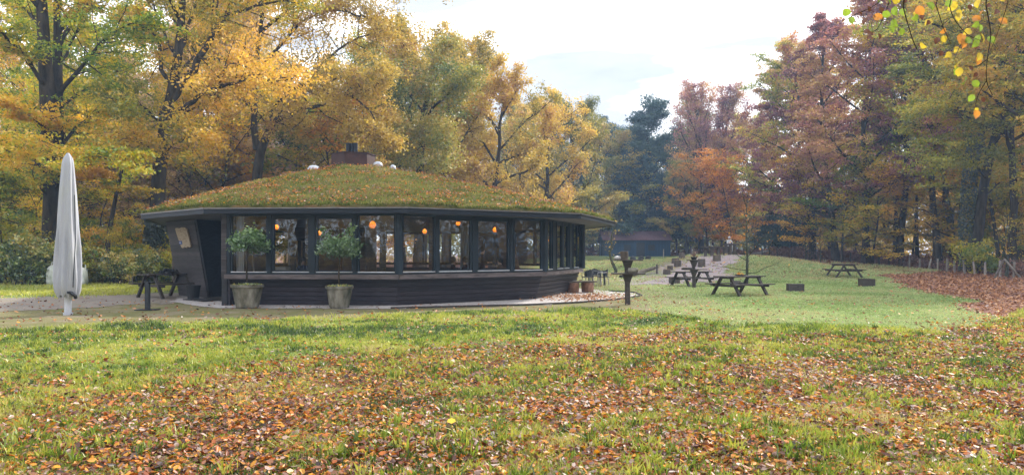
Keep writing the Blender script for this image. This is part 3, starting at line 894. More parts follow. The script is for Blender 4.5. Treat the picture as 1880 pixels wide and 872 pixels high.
# curtains and interior fittings (parts of the building)
def curtain(x0, x1, d, mat):
    xa, xb = px(x0, d), px(x1, d)
    nn = 24
    V, Fc = [], []
    for i in range(nn + 1):
        u = i / nn
        x_ = xa + (xb - xa) * u; y_ = d + 0.05 * math.sin(u * 30)
        V += [(x_, y_, 0.2), (x_ , y_ + 0.02, 2.85)]
    for i in range(nn): Fc.append((2 * i, 2 * i + 2, 2 * i + 3, 2 * i + 1))
    b = MB(); b.add(V, Fc); return b.build("curtain", M[mat], pav, smooth=True, world=True)
curtain(427, 449, 21.9, 'curtain')
curtain(845, 860, 30.5, 'bluecurtain')
w = MB(); w.box((-8.6, 33.0, 1.5), (3.6, 2.6, 2.7)); w.build("kitchen_core", M['innerwall'], pav, world=True)
w = MB()
w.bar((0.15, 26.2, 0.16), (-0.35, 26.2, 2.86), 0.62, 0.08, up=(0, 1, 0))
w.build("inner_partition", M['innerwall'], pav, world=True)
w = MB(); w.bar((-2.9, 24.5, 0.16), (-2.9, 24.5, 2.86), 0.16, 0.16, up=(0, 1, 0)); w.build("inner_post", M['greywood'], pav, world=True)
w = MB(); w.bar((-5.2, 27.5, 0.16), (-5.2, 27.5, 2.86), 0.22, 0.22, up=(0, 1, 0)); w.build("inner_post", M['greywood'], pav, world=True)
w = MB(); w.bar((-6.6, 26.5, 0.16), (-6.9, 26.5, 2.86), 0.30, 0.25, up=(0, 1, 0)); w.build("inner_post", M['innerwall'], pav, world=True)

def cab(name, label, cat, c, size, mat, extras=None):
    t = thing(name, label, cat, (c[0], c[1], 0.16))
    b = MB(); b.box((0, 0, size[2] / 2), size); b.build("body", M[mat], t)
    b = MB(); b.box((0, 0, size[2] + .015), (size[0] + .06, size[1] + .06, .03)); b.build("top", M['greywood'], t)
    return t
t = thing("window_shelf_unit", "cream cabinet with tall doors standing behind the second window from the left", "cabinet", (px(550, 27.8), 27.8, 0.16))
b = MB(); b.box((0, 0.15, 1.05), (0.9, 0.3, 2.1)); b.build("carcass", M['black'], t)
for s_ in (-1, 1):
    b = MB(); cx_ = s_ * .27
    for dx in (-.17, .17): b.box((cx_ + dx, -.02, 1.3), (.06, .03, 1.4))
    for zz in (.63, 1.3, 1.97): b.box((cx_, -.02, zz), (.28, .03, .06))
    b.build("cabinet_door", M['cream'], t)
cab("white_counter", "pale grey counter block low in the second window from the left", "counter", (px(513, 24.3), 24.3), (0.62, 0.5, 1.02), 'white')
cab("serving_counter", "cream serving counter in the first window right of the corner", "counter", (px(766, 23.6), 23.6), (0.95, 0.5, 0.90), 'cream')
t = thing("easel", "pink and white folded easel in the leftmost window behind the potted tree", "easel", (px(461, 23.2), 23.2, 0.16))
b = MB(); b.bar((-.14, 0, 0), (0, 0, 1.75), .035); b.bar((.16, 0, 0), (0.02, 0, 1.75), .035); b.bar((-.11, 0, .8), (.12, 0, .8), .03); b.build("frame", M['palecloth'], t)
b = MB(); b.hexa([(-.13, .03, .85), (.10, .03, .85), (.10, .06, .85), (-.13, .06, .85)], [(-.02, .03, 1.6), (.02, .03, 1.6), (.02, .06, 1.6), (-.02, .06, 1.6)]); b.build("panel", M['pink'], t)

def cafe_table(x, y, label, rz=0):
    t = thing("cafe_table", label, "table", (x, y, 0.16), rz)
    b = MB(); b.box((0, 0, .74), (1.0, .75, .035)); b.build("tabletop", M['greywood'], t)
    for sx in (-1, 1):
        for sy in (-1, 1):
            b = MB(); b.bar((sx * .42, sy * .3, 0), (sx * .42, sy * .3, .72), .045); b.build("leg", M['steel'], t)
    return t
cafe_table(px(842, 25.9), 25.9, "cafe table between the two seated guests inside the pavilion")
cafe_table(px(905, 26.6), 26.6, "cafe table beside the standing guest inside the pavilion")
cafe_table(px(620, 24.5), 24.5, "cafe table behind the right potted tree inside the pavilion")
cafe_table(px(548, 24.2), 24.2, "cafe table beside the guest with brown hair inside the pavilion")

def person(label, loc, rz, cloth, hair, pose='sit', trousers='darkcloth', arm=0.0):
    """one continuous skinned body; facing -y in its own frame"""
    J, Rr, E = [], [], []
    def j(p, r, par=None):
        J.append(p); Rr.append(r); i = len(J) - 1
        if par is not None: E.append((par, i))
        return i
    if pose == 'sit':
        hip = .48
        pel = j((0, 0, hip + .05), .135)
        leg_end = [((.10, -.42, hip + .05), .075), ((.11, -.44, .08), .05), ((.11, -.56, .04), .04)]
    else:
        hip = .90
        pel = j((0, 0, hip + .03), .125)
        leg_end = [((.10, -.02, .48), .07), ((.10, .02, .08), .045), ((.10, -.12, .04), .04)]
    wa = j((0, 0, hip + .22), .12, pel); ch = j((0, .01, hip + .42), .15, wa)
    nk = j((0, .0, hip + .58), .06, ch); hd = j((0, -.02, hip + .68), .085, nk); tp = j((0, -.02, hip + .80), .075, hd)
    for s_ in (-1, 1):
        sh = j((s_ * .18, 0, hip + .50), .065, ch)
        el = j((s_ * .23, -.04 - .10 * (pose == 'sit'), hip + .24), .045, sh)
        hn = j((s_ * .17, -.28, hip + .24 + arm), .035, el)
        fg = j((s_ * .14, -.36, hip + .24 + arm), .022, hn)
        hj = j((s_ * .09, 0, hip - .02), .10, pel)
        prev = hj
        for (p, r) in leg_end: prev = j((s_ * p[0], p[1], p[2]), r, prev)
    me = bpy.data.meshes.new("body"); me.from_pydata(J, E, [])
    tmp = bpy.data.objects.new("body_tmp", me); COL.objects.link(tmp)
    md = tmp.modifiers.new("skin", 'SKIN')
    for i, v in enumerate(me.skin_vertices[0].data):
        v.radius = (Rr[i], Rr[i] * (0.75 if i in (0, 1, 2) else 1.0)); v.use_root = (i == 0)
    md.use_smooth_shade = True
    sb = tmp.modifiers.new("sub", 'SUBSURF'); sb.levels = 2; sb.render_levels = 2
    dg = bpy.context.evaluated_depsgraph_get()
    bm_ = bpy.data.meshes.new_from_object(tmp.evaluated_get(dg))
    bpy.data.objects.remove(tmp)
    bm_.name = "body"
    for k in (cloth, 'skin', trousers): bm_.materials.append(M[k])
    for p in bm_.polygons:
        c = p.center
        if c.z > hip + .57 or (c.y < -.27 and c.z > hip + .16): p.material_index = 1
        elif c.z < hip + .06: p.material_index = 2
    t = thing("person", label, "person", loc, rz)
    link("body", bm_, t)
    h = MB(); h.lathe([(.05, -.12), (.10, -.06), (.112, .02), (.10, .08), (.06, .125), (.005, .14)], (0, .012, hip + .735), 12)
    h.build("hair", M[hair], t, smooth=True)
    return t
def stool(x, y, label):
    t = thing("stool", label, "stool", (x, y, 0.16))
    b = MB(); b.lathe([(.19, 0), (.2, .02), (.2, .05), (.18, .06)], (0, 0, .40), 14); b.build("seat", M['greywood'], t)
    for k in range(4):
        a = PI / 4 + k * PI / 2
        b = MB(); b.bar((.2 * math.cos(a), .2 * math.sin(a), 0), (.13 * math.cos(a), .13 * math.sin(a), .41), .03); b.build("leg", M['steel'], t)
for xp, d, rz, lab, cl, nm in ((832, 25.6, PI * .5, "seated guest in dark clothes at the left of the cafe table near the blue curtain", 'darkcloth', "stool under the left seated guest by the blue curtain"),
                               (853.5, 26.2, -PI * .5, "seated guest in dark clothes just in front of the pale blue curtain", 'darkcloth', "stool under the guest in front of the blue curtain"),
                               (918, 25.6, -PI * .45, "seated guest in brown at the right of the window with the long lamp", 'browncloth', "stool under the guest in brown"),
                               (557, 24.6, PI * .1, "seated guest with dark hair in blue behind the second window from the left", 'bluecloth', "stool under the guest in blue")):
    person(lab, (px(xp, d), d, 0.18), rz, cl, 'hair', 'sit')
    stool(px(xp, d), d, nm)
person("standing guest in dark clothes silhouetted in the window with the long lamp", (px(885.5, 26.0), 26.0, 0.16), PI * .4, 'darkcloth', 'hair', 'stand')

# carved sign on the entrance wall
t = thing("wooden_sign", "irregular driftwood sign with small blue plate on the entrance wall", "sign", ((ea_t[0] + eb_t[0]) / 2, (ea_t[1] + eb_t[1]) / 2, 2.15))
fe = Face(ea_t, eb_t)
def sgn(u, o, z):
    k = (z - HTOP) / HTOP
    p = fe.pt(u, o, z)
    return (p[0] - (ea_t[0] - ea_b[0]) * -k - t.location[0], p[1] - (ea_t[1] - ea_b[1]) * -k - t.location[1], z - t.location[2])
us = fe.u_of(322) , fe.u_of(355)
outl = [(.00, 2.44), (.12, 2.46), (.3, 2.43), (.45, 2.47), (.62, 2.46), (.74, 2.42), (.78, 2.2), (.80, 1.98), (.83, 1.78), (.72, 1.72), (.62, 1.77), (.5, 1.70), (.42, 1.76), (.3, 1.69), (.2, 1.73), (.14, 1.92), (.07, 2.12), (.03, 2.3)]
outl = [(u * 1.28, z + .14) for u, z in outl]
u00 = us[0] + .02
b = MB()
fr_v = [sgn(u00 + u, .075, z) for u, z in outl]; bk_v = [sgn(u00 + u, .02, z) for u, z in outl]
nn = len(outl)
b.add(fr_v + bk_v, [tuple(reversed(range(nn))), tuple(range(nn, 2 * nn))] + [(i, (i + 1) % nn, nn + (i + 1) % nn, nn + i) for i in range(nn)])
b.build("board", M['signwood'], t)
b = MB(); b.hexa([sgn(u00 + .17, .09, 1.98), sgn(u00 + .40, .09, 1.98), sgn(u00 + .40, .077, 1.98), sgn(u00 + .17, .077, 1.98)], [sgn(u00 + .17, .09, 2.11), sgn(u00 + .40, .09, 2.11), sgn(u00 + .40, .077, 2.11), sgn(u00 + .17, .077, 2.11)])
pl = b.build("blue_plate", M['signblue'], t)
b = MB(); b.hexa([sgn(u00 + .20, .094, 2.035), sgn(u00 + .33, .094, 2.035), sgn(u00 + .33, .091, 2.035), sgn(u00 + .20, .091, 2.035)], [sgn(u00 + .20, .094, 2.055), sgn(u00 + .33, .094, 2.055), sgn(u00 + .33, .091, 2.055), sgn(u00 + .20, .091, 2.055)])
b.build("white_stripe", M['white'], pl)
# carved grooves across the board
b = MB()
for (u_, z_, l_) in ((.16, 2.33, .12), (.14, 2.25, .16), (.18, 2.17, .10), (.40, 2.30, .10), (.46, 2.10, .18), (.36, 2.04, .3), (.52, 1.94, .14)):
    z_ += .14; u_ *= 1.25
    b.bar(sgn(u00 + u_, .077, z_), sgn(u00 + u_ + l_, .077, z_ + random.uniform(-.02, .02)), .018, .006)
b.build("carving", M['redlog'], t)

# ------------------------------------------------------------------ outdoor furniture
def make_picnic(label, loc, rz, L_=1.9):
    t = thing("picnic_table", label, "picnic table", loc, rz, "dark timber picnic tables")
    def pl(y, z, w_, nm="plank"):
        b = MB(); b.box((0, y, z), (L_, w_, .042)); return b.build(nm, M['tablewood'], t)
    for k in range(5): pl(-.30 + .15 * k, .74, .14)
    for sy in (-1, 1):
        for k in range(2): pl(sy * (.62 + .14 * k), .44, .13, "bench_plank")
    for sx in (-1, 1):
        x_ = sx * (L_ / 2 - .32)
        for sy in (-1, 1):
            b = MB(); b.bar((x_, sy * .72, 0), (x_, sy * .24, .72), .07, .125, up=(1, 0, 0)); b.build("leg", M['tablewood'], t)
        b = MB(); b.box((x_ + .055, 0, .385), (.05, 1.50, .09)); b.build("cross_beam", M['tablewood'], t)
        b = MB(); b.box((x_ + .055, 0, .69), (.05, .70, .07)); b.build("top_beam", M['tablewood'], t)
    return t
def at(xp, d, dz=0.0):
    x_ = px(xp, d)
    return (x_, d, tz(x_, d) + dz)
p0 = make_picnic("large dark picnic table right of the two-shelf posts, with a dish of leaves on top", at(1358, 27.0), math.radians(28), 2.1)
dup(p0, at(1270, 34.5), math.radians(24), "dark picnic table standing behind the farther two-shelf post", scale=.98)
dup(p0, at(1549, 44.0), math.radians(86), "dark picnic table seen end-on, farthest right on the lawn", scale=1.12)
dup(p0, (px(306, 25.5), 25.5, 0.02), math.radians(58), "dark picnic table by the pavilion entrance at left", scale=(.86, 1.12, 1.15))
# dish of leaves on the big table; dark bundle on the left table
t = thing("leaf_dish", "shallow dish with orange leaves on the large picnic table", "dish", (px(1358, 27.0) + .02, 27.0, tz(px(1358, 27), 27) + .763))
b = MB(); b.lathe([(.12, 0), (.2, .02), (.23, .05), (.21, .05), (.1, .02)], (0, 0, 0), 14); b.build("dish", M['rubber'], t, smooth=True)
def leaf_blob(name, mat, parent, n_, r_, s_, c=(0, 0, 0), seed=1, squash=.6):
    g = np.random.default_rng(seed)
    C = g.normal(0, 1, (n_, 3)); C /= np.linalg.norm(C, axis=1)[:, None] + 1e-9
    C *= (g.random(n_) ** .4)[:, None] * np.array([r_, r_, r_ * squash]); C += np.array(c)
    V, F = leaf_quads(g, C, s_, .3)
    return link(name, np_mesh(name, V, F, mat, g.random(n_)), parent)
def leaf_quads(g, C, size, flat=.0, aspect=.55):
    """rhombus leaves centred on C; flat 0: any attitude, 1: all level"""
    n_ = len(C)
    N = g.normal(0, 1, (n_, 3)); N /= np.linalg.norm(N, axis=1)[:, None] + 1e-9
    N = N * (1 - flat) + np.array([0, 0, 1.0]) * flat
    N /= np.linalg.norm(N, axis=1)[:, None] + 1e-9
    A = np.cross(N, g.normal(0, 1, (n_, 3))); A /= np.linalg.norm(A, axis=1)[:, None] + 1e-9
    B = np.cross(N, A)
    s_ = (size * g.uniform(.65, 1.35, n_))[:, None] if np.isscalar(size) else (size * g.uniform(.7, 1.3, n_))[:, None]
    V = np.empty((n_, 4, 3))
    V[:, 0] = C - A * s_; V[:, 1] = C + B * s_ * aspect - A * s_ * .1; V[:, 2] = C + A * s_; V[:, 3] = C - B * s_ * aspect + A * s_ * .05
    return V.reshape(-1, 3), np.arange(n_ * 4).reshape(n_, 4)
leaf_blob("leaves", LM['orange'], t, 26, .13, .045, (0, 0, .06), 3)
t = thing("table_clutter", "dark heap of branches and ash on the left picnic table", "heap", (px(310, 25.5), 25.5, .02 + .763 * 1.12))
leaf_blob("twigs", M['black'], t, 260, .34, .07, (0, 0, .08), 4, .35)

# closed parasol
PX, PD = px(125, 18.3), 18.3
t = thing("parasol", "tall closed parasol wrapped in a pale grey cover on white pole", "parasol", (PX, PD, 0))
b = MB(); b.tube([(0, 0, 0), (0, 0, .06)], .115, 12); b.lathe([(.085, .0), (.085, .7)], (0, 0, .06), 14); b.build("pole", M['whitepole'], t, smooth=False)
def cov(a, i):
    k = i / 26.0
    return 1 + (.13 * math.sin(a * 7 + 1.3 * math.sin(k * 5)) + .08 * math.sin(a * 12 + 2 + k * 4)) * min(1, .35 + k * .9)
prof = []
for i in range(27):
    k = i / 26.0
    z_ = 4.33 - k * (4.33 - 0.50)
    r_ = np.interp(k, [0, .02, .05, .2, .5, .78, .88, .93, .97, 1.0], [.03, .08, .13, .17, .235, .285, .30, .29, .275, .22])
    prof.append((float(r_), z_))
me_b = MB(); me_b.lathe(prof, (0, 0, 0), 72, cov, caps=False)
rr_ = random.Random(5)
NV = 72
for k in range(NV):      # ragged, sagging hem
    for row, amp in ((25, .09), (26, .12), (24, .05)):
        i = row * NV + k
        x_, y_, z_ = me_b.v[i]
        me_b.v[i] = (x_, y_, z_ + amp * .6 * (math.sin(k * .9) + .7 * math.sin(k * 2.3 + 1)) * .7)
me_b.build("cover", M['cloth'], t, smooth=True)
b = MB(); b.tube([(.26, -.20, .75), (.30, -.16, 2.0), (.26, -.14, 3.2)], .012, 5); b.build("zip", M['steel'], t)
b = MB(); b.tube([(.12, -.18, .62), (.22, -.20, .60), (.30, -.16, .52), (.28, -.12, .46)], .045, 6); b.build("cord_knot", M['steel'], t)

# bulk bags behind it
def bulk_bag(xp, d, w_, h_, label, seed):
    g = random.Random(seed)
    t = thing("bulk_bag", label, "bag", (px(xp, d), d, 0.0), g.uniform(-.3, .3))
    def fn(a, i): return (1 / max(abs(math.cos(a)), abs(math.sin(a))) * .82 + .18) * (1 + .06 * math.sin(a * 5 + i) + .04 * math.sin(a * 9 + 2 * i))
    b = MB(); b.lathe([(w_ * .47, 0), (w_ * .53, h_ * .25), (w_ * .52, h_ * .6), (w_ * .46, h_ * .85), (w_ * .3, h_ * .97), (w_ * .05, h_)], (0, 0, 0), 28, fn)
    b.build("sack", M['bag'], t, smooth=True)
    for s_ in (-1, 1):
        b = MB(); b.tube([(s_ * w_ * .42, -.1, h_ * .8), (s_ * w_ * .38, 0, h_ * 1.12), (s_ * w_ * .42, .15, h_ * .82)], .025, 5); b.build("lifting_loop", M['bag'], t)
bulk_bag(103, 34.0, .62, 1.1, "greenish white bulk bag half hidden left of the parasol", 1)
bulk_bag(147, 34.4, .62, .95, "white bulk bag peeping out right of the parasol", 2)

# steel post on a base plate
t = thing("steel_post", "short black steel post on a flat base plate left of the entrance", "post", (px(271, 19.8), 19.8, 0.01))
b = MB(); b.box((0, 0, .4), (.11, .11, .8)); b.build("shaft", M['steel'], t)
b = MB(); b.box((0, 0, .012), (.56, .40, .024)); b.build("base_plate", M['steel'], t)
b = MB(); b.box((0.04, 0, .81), (.34, .10, .025)); b.build("top_plate", M['steel'], t)

# black pot and door mat at the entrance
t = thing("black_pot", "empty black plastic pot against the entrance wall", "pot", (px(355, 24.6), 24.6, 0.02))
b = MB(); b.lathe([(.19, 0), (.24, .42), (.26, .42), (.26, .48), (.22, .48), (.17, .1)], (0, 0, 0), 18); b.build("pot", M['rubber'], t)
o = MB().box((px(372, 23.8), 23.8, .035), (1.4, .7, .03), math.radians(-38)).build("door_mat", M['rubber'], None); tag(o, "black rubber mat lying before the pavilion entrance", "mat")

# potted standard trees
crown_d = 1.9
def planter(xp, d, rw, h_, crown, label, seed):
    g = np.random.default_rng(seed); gr = random.Random(seed)
    t = thing("potted_tree", label, "potted tree", (px(xp, d), d, 0.012), gr.uniform(0, 6), "potted standard trees before the windows")
    def fn(a, i): return 1 + .02 * math.sin(a * 3 + i) + .012 * math.sin(a * 11 + 3 * i)
    b = MB(); b.lathe([(rw * .66, 0), (rw * .70, .03), (rw * .80, h_ * .4), (rw * .93, h_ * .86), (rw * 1.0, h_ * .88), (rw * 1.02, h_), (rw * .93, h_), (rw * .90, h_ * .86)], (0, 0, 0), 30, fn, caps=False)
    b.build("planter", M['concrete'], t)
    b = MB(); b.lathe([(rw * .93, h_ * .90), (rw * .5, h_ * .97), (.02, h_ * 1.0)], (0, 0, 0), 20); b.build("soil", M['soil'], t)
    leaf_blob("moss", LM['bramble'], t, 220, rw * .95, .035, (0, 0, h_ * 1.0), seed + 3, .08)
    cx_, cz_, cr_, chh = crown
    W = Wood()
    W.add([(0, 0, h_ * .9), (.015, .01, h_ + .35), (0, -.01, h_ + .8), (.0, 0, cz_ - .1)], [.030, .026, .022, .018], 7)
    tips = []
    for k in range(34):
        a = gr.uniform(0, 2 * PI); e = gr.uniform(-.3, 1.0)
        L0 = cr_ * gr.uniform(.6, 1.0)
        p_ = Vector((0, 0, cz_ - chh * .45 + gr.uniform(0, .25)))
        dirv = Vector((math.cos(a) * math.cos(e), math.sin(a) * math.cos(e), math.sin(e) * (chh / cr_) * 1.1))
        q_ = p_ + dirv * L0
        W.add([p_, (p_ + q_) / 2 + Vector((0, 0, .03)), q_], [.010, .007, .003], 3)
        tips.append((p_, q_))
    W.link("stem", M['bark'], t)
    C = []
    for p_, q_ in tips:
        kk = int(46 * crown_d)
        for _ in range(kk):
            f_ = gr.random() ** .6
            c_ = p_.lerp(q_, .35 + .7 * f_)
            C.append((c_.x + gr.gauss(0, .07), c_.y + gr.gauss(0, .07), c_.z + gr.gauss(0, .06)))
    C = np.array(C)
    V, F = leaf_quads(g, C, .046, .25, .42)
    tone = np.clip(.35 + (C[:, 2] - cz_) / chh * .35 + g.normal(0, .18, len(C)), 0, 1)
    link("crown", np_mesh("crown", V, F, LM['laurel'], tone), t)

# ------------------------------------------------------------------ wood builder
class Wood:
    def __init__(s):
        s.V, s.F, s.n = [], [], 0
    def add(s, pts, rad, k=5):
        Pn = np.array([tuple(p) for p in pts], float)
        m_ = len(Pn)
        T = np.gradient(Pn, axis=0); T /= np.linalg.norm(T, axis=1)[:, None] + 1e-9
        mean = T.mean(0)
        ref = np.array([0, 0, 1.0]) if abs(mean[2]) < .7 * np.linalg.norm(mean) else np.array([1.0, 0, 0])
        A = np.cross(T, ref); A /= np.linalg.norm(A, axis=1)[:, None] + 1e-9
        B = np.cross(T, A)
        ang = np.arange(k) * 2 * PI / k
        Rr = np.array(rad, float)[:, None, None]
        ring = Pn[:, None, :] + (A[:, None, :] * np.cos(ang)[None, :, None] + B[:, None, :] * np.sin(ang)[None, :, None]) * Rr
        s.V.append(ring.reshape(-1, 3))
        i = np.arange(m_ * k).reshape(m_, k)
        j_ = np.roll(i, -1, 1)
        s.F.append(np.stack([i[:-1], j_[:-1], j_[1:], i[1:]], -1).reshape(-1, 4) + s.n)
        s.n += m_ * k
    def mesh(s, name, mat=None):
        return np_mesh(name, np.concatenate(s.V), np.concatenate(s.F), mat, smooth=True)
    def link(s, name, mat, parent=None):
        return link(name, s.mesh(name, mat), parent)

planter(454, 20.6, .47, .70, (0, 2.03, .74, .56), "left potted tree with wide airy crown in a broad mossy concrete planter", 11)
planter(623, 20.55, .41, .66, (0, 1.95, .68, .68), "right potted tree with denser rounded crown in a narrower mossy planter", 12)

# two-shelf posts
def shelf_post(xp, d, label, H_, s1, s2, top):
    t = thing("shelf_post", label, "shelf post", at(xp, d), math.radians(random.uniform(-6, 6)), "timber posts carrying two shelves")
    b = MB(); b.tube([(0.01, 0, -.1), (0, 0, H_ * .35), (-.02, 0, H_ * .93)], [.092, .085, .08], 9); b.build("shaft", M['tablewood'], t)
    for (zc_, w_) in (s1, s2):
        b = MB(); b.box((0.02, 0, zc_), (w_, .5, .04)); b.build("shelf", M['tablewood'], t)
        b = MB(); b.hexa([(-.07, -.07, zc_ - .30), (.07, -.07, zc_ - .30), (.07, .07, zc_ - .30), (-.07, .07, zc_ - .30)],
                         [(-.16, -.12, zc_ - .021), (.16, -.12, zc_ - .021), (.16, .12, zc_ - .021), (-.16, .12, zc_ - .021)]); b.build("bracket", M['tablewood'], t)
    return t
t1 = shelf_post(1152, 21.9, "near two-shelf timber post with a cut log on top, right of the pavilion", 1.5, (1.00, 1.02), (1.43, .86), None)
t2 = shelf_post(1274, 32.6, "farther two-shelf timber post with twigs and leaves on top, before a picnic table", 1.4, (.88, 1.10), (1.32, .60), None)
lg = thing("cut_log", "short cut log standing on the near two-shelf post", "log", (t1.location.x - .1, t1.location.y, t1.location.z + 1.455))
b = MB(); b.lathe([(.125, 0), (.13, .12), (.118, .25)], (0, 0, 0), 12, lambda a, i: 1 + .05 * math.sin(a * 4 + i)); b.build("bark", M['greywood'], lg)
b = MB(); b.lathe([(.112, .251), (.11, .256)], (0, 0, 0), 12); b.build("cut_face", M['logend'], lg)
sp = thing("stone_dish", "pale stone lying beside the cut log on the near shelf post", "stone", (t1.location.x - .32, t1.location.y, t1.location.z + 1.455))
b = MB(); b.lathe([(.10, 0), (.13, .05), (.08, .10), (.01, .12)], (0, 0, 0), 10, lambda a, i: 1 + .12 * math.sin(a * 3 + i)); b.build("stone", M['stonewhite'], sp, smooth=True)
b = MB(); b.lathe([(.16, 0), (.19, .08), (.17, .16)], (t1.location.x + .17, t1.location.y, t1.location.z + 1.025), 14)
o = b.build("plant_bowl", M['concrete'], None, smooth=True); tag(o, "round mossy bowl on the lower shelf of the near post", "bowl")
tp = thing("leaf_arrangement", "twigs and brown leaves in a small bowl on the farther shelf post", "arrangement", (t2.location.x, t2.location.y, t2.location.z + 1.345))
b = MB(); b.lathe([(.10, 0), (.16, .10), (.14, .14)], (0, 0, 0), 12); b.build("bowl", M['rubber'], tp)
Wd = Wood()
for k in range(18):
    a = random.uniform(0, 2 * PI); e = random.uniform(.5, 1.4); l_ = random.uniform(.25, .5)
    Wd.add([(0, 0, .1), (math.cos(a) * l_ * .4 * math.cos(e), math.sin(a) * l_ * .4 * math.cos(e), .1 + l_ * .5), (math.cos(a) * l_ * math.cos(e), math.sin(a) * l_ * math.cos(e), .1 + l_ * math.sin(e))], [.012, .008, .004], 4)
Wd.link("twigs", M['bark_pale'], tp)
leaf_blob("leaves", LM['bracken'], tp, 60, .26, .045, (0, 0, .25), 8)
o = MB().lathe([(.25, 0), (.28, .04), (.20, .07)], (t2.location.x - .33, t2.location.y, t2.location.z + .905), 14).build("wooden_dish", M['greywood'], None); tag(o, "flat brown dish on the lower shelf of the farther post", "dish")

# stump seats and blocks
def block(xp, d, w_, h_, label, dp=None, round_=False, mat='tablewood', rz=None):
    p = at(xp, d)
    t = thing("stump_seat", label, "stump", (p[0], p[1], p[2] - .03), random.uniform(-.2, .2) if rz is None else rz, "cut timber blocks used as seats")
    dp = dp or w_ * .8
    b = MB()
    if round_:
        b.lathe([(w_ * .52, 0), (w_ * .5, h_ * .5), (w_ * .48, h_)], (0, 0, 0), 14, lambda a, i: 1 + .04 * math.sin(a * 5 + i) + .03 * math.sin(a * 11))
        b.build("bark", M['greywood'], t)
        c = MB(); c.lathe([(w_ * .46, h_ + .001), (w_ * .45, h_ + .012)], (0, 0, 0), 14); c.build("cut_face", M['logend'], t)
    else:
        g = random.Random(int(xp)); k_ = 6
        for i in range(k_):
            bb_ = MB(); bb_.box((-w_ / 2 + w_ / k_ * (i + .5), 0, h_ / 2 + g.uniform(-.006, .006)), (w_ / k_ - .006, dp, h_)); bb_.build("plank", M[mat], t)
block(1460, 29.6, .62, .36, "square dark timber block in the middle of the lawn right of the large picnic table")
block(1591, 34.0, .62, .42, "square timber block at the right of the lawn below the end-on picnic table")
block(1350, 33.4, .42, .34, "dark block behind the large picnic table")
block(1238, 37.5, .55, .34, "grey block left behind the farther picnic table", mat='greywood')
for xp, d, w_, h_, nm in ((1224, 48, .52, .38, "lowest stump of the row climbing the left edge of the sandy path"),
                          (1230, 50.5, .42, .36, "flat stump just above the lowest one beside the sandy path"),
                          (1244, 52, .55, .50, "tall stump midway up the row beside the sandy path"),
                          (1240, 54, .60, .42, "mossy stump behind the tall one in the row by the path"),
                          (1252, 56, .50, .55, "topmost stump of the row beside the sandy path"),
                          (1288, 51, .55, .62, "stump in the middle of the sandy path behind the farther shelf post"),
                          (1316, 53, .62, .45, "mossy stump at the foot of the log table on the mound")):
    block(xp, d, w_, h_, nm, round_=True)
# log tables on the mound
def log_table(xp, d, L_, H_, label, ns):
    p = at(xp, d)
    t = thing("log_table", label, "log table", p, math.radians(6))
    b = MB(); b.box((0, 0, H_), (L_, .7, .13)); b.build("slab", M['tablewood'], t)
    for k in range(ns):
        b = MB(); x_ = -L_ / 2 + L_ * (k + .5) / ns
        b.tube([(x_, 0, -.1), (x_, 0, H_ - .06)], .14, 9); b.build("stump_leg", M['greywood'], t)
    return t
log_table(1313, 56.5, 2.2, .72, "long slab table on stump legs at the top of the sandy path", 4)
lt2 = log_table(1341, 59.0, 1.2, 1.0, "higher dark slab table behind the long one on the mound", 3)
person("figure in pale clothes sitting behind the tables on the mound", (px(1339, 60.2), 60.2, tz(px(1339, 60.2), 60.2) + .50), 0, 'palecloth', 'stonewhite' if False else 'palecloth', 'sit', 'palecloth')
block(1339, 60.4, .5, .95, "dark block carrying the pale seated figure on the mound", round_=False)

# fallen log with a stub post
t = thing("fallen_log", "long grey fallen log lying left of the sandy path", "log", at(1180, 47, -.12))
Wd = Wood()
q0, q1 = at(1140, 45.5), at(1207, 49.5)
def loc(p): return (p[0] - t.location.x, p[1] - t.location.y, p[2] - t.location.z)
mid = [loc((q0[0] + (q1[0] - q0[0]) * k, q0[1] + (q1[1] - q0[1]) * k, q0[2] + (q1[2] - q0[2]) * k + .02 + .40 * k)) for k in (0, .25, .5, .75, 1)]
Wd.add(mid, [.17, .17, .15, .13, .10], 9); Wd.link("trunk", M['bark_pale'], t)
o = MB().tube([at(1206, 48.5, -.1), at(1206, 48.5, .70)], .06, 8).build("stake", M['tablewood'], None); tag(o, "short dark stake at the end of the fallen log", "stake")

# bench of a plank on two logs beside the pavilion
t = thing("log_bench", "plank bench on two red-brown logs beside the pavilion's right wall", "bench", (px(1070, 28.6), 28.6, 0.03), math.radians(20), None)
for x_ in (-.46, .22):
    b = MB(); b.lathe([(.25, 0), (.27, .2), (.25, .40)], (x_, 0, 0), 16, lambda a, i: 1 + .05 * math.sin(a * 6 + i * 2)); b.build("log", M['redlog'], t)
b = MB(); b.box((-.12, 0, .435), (1.3, .5, .06)); b.build("seat", M['greywood'], t)

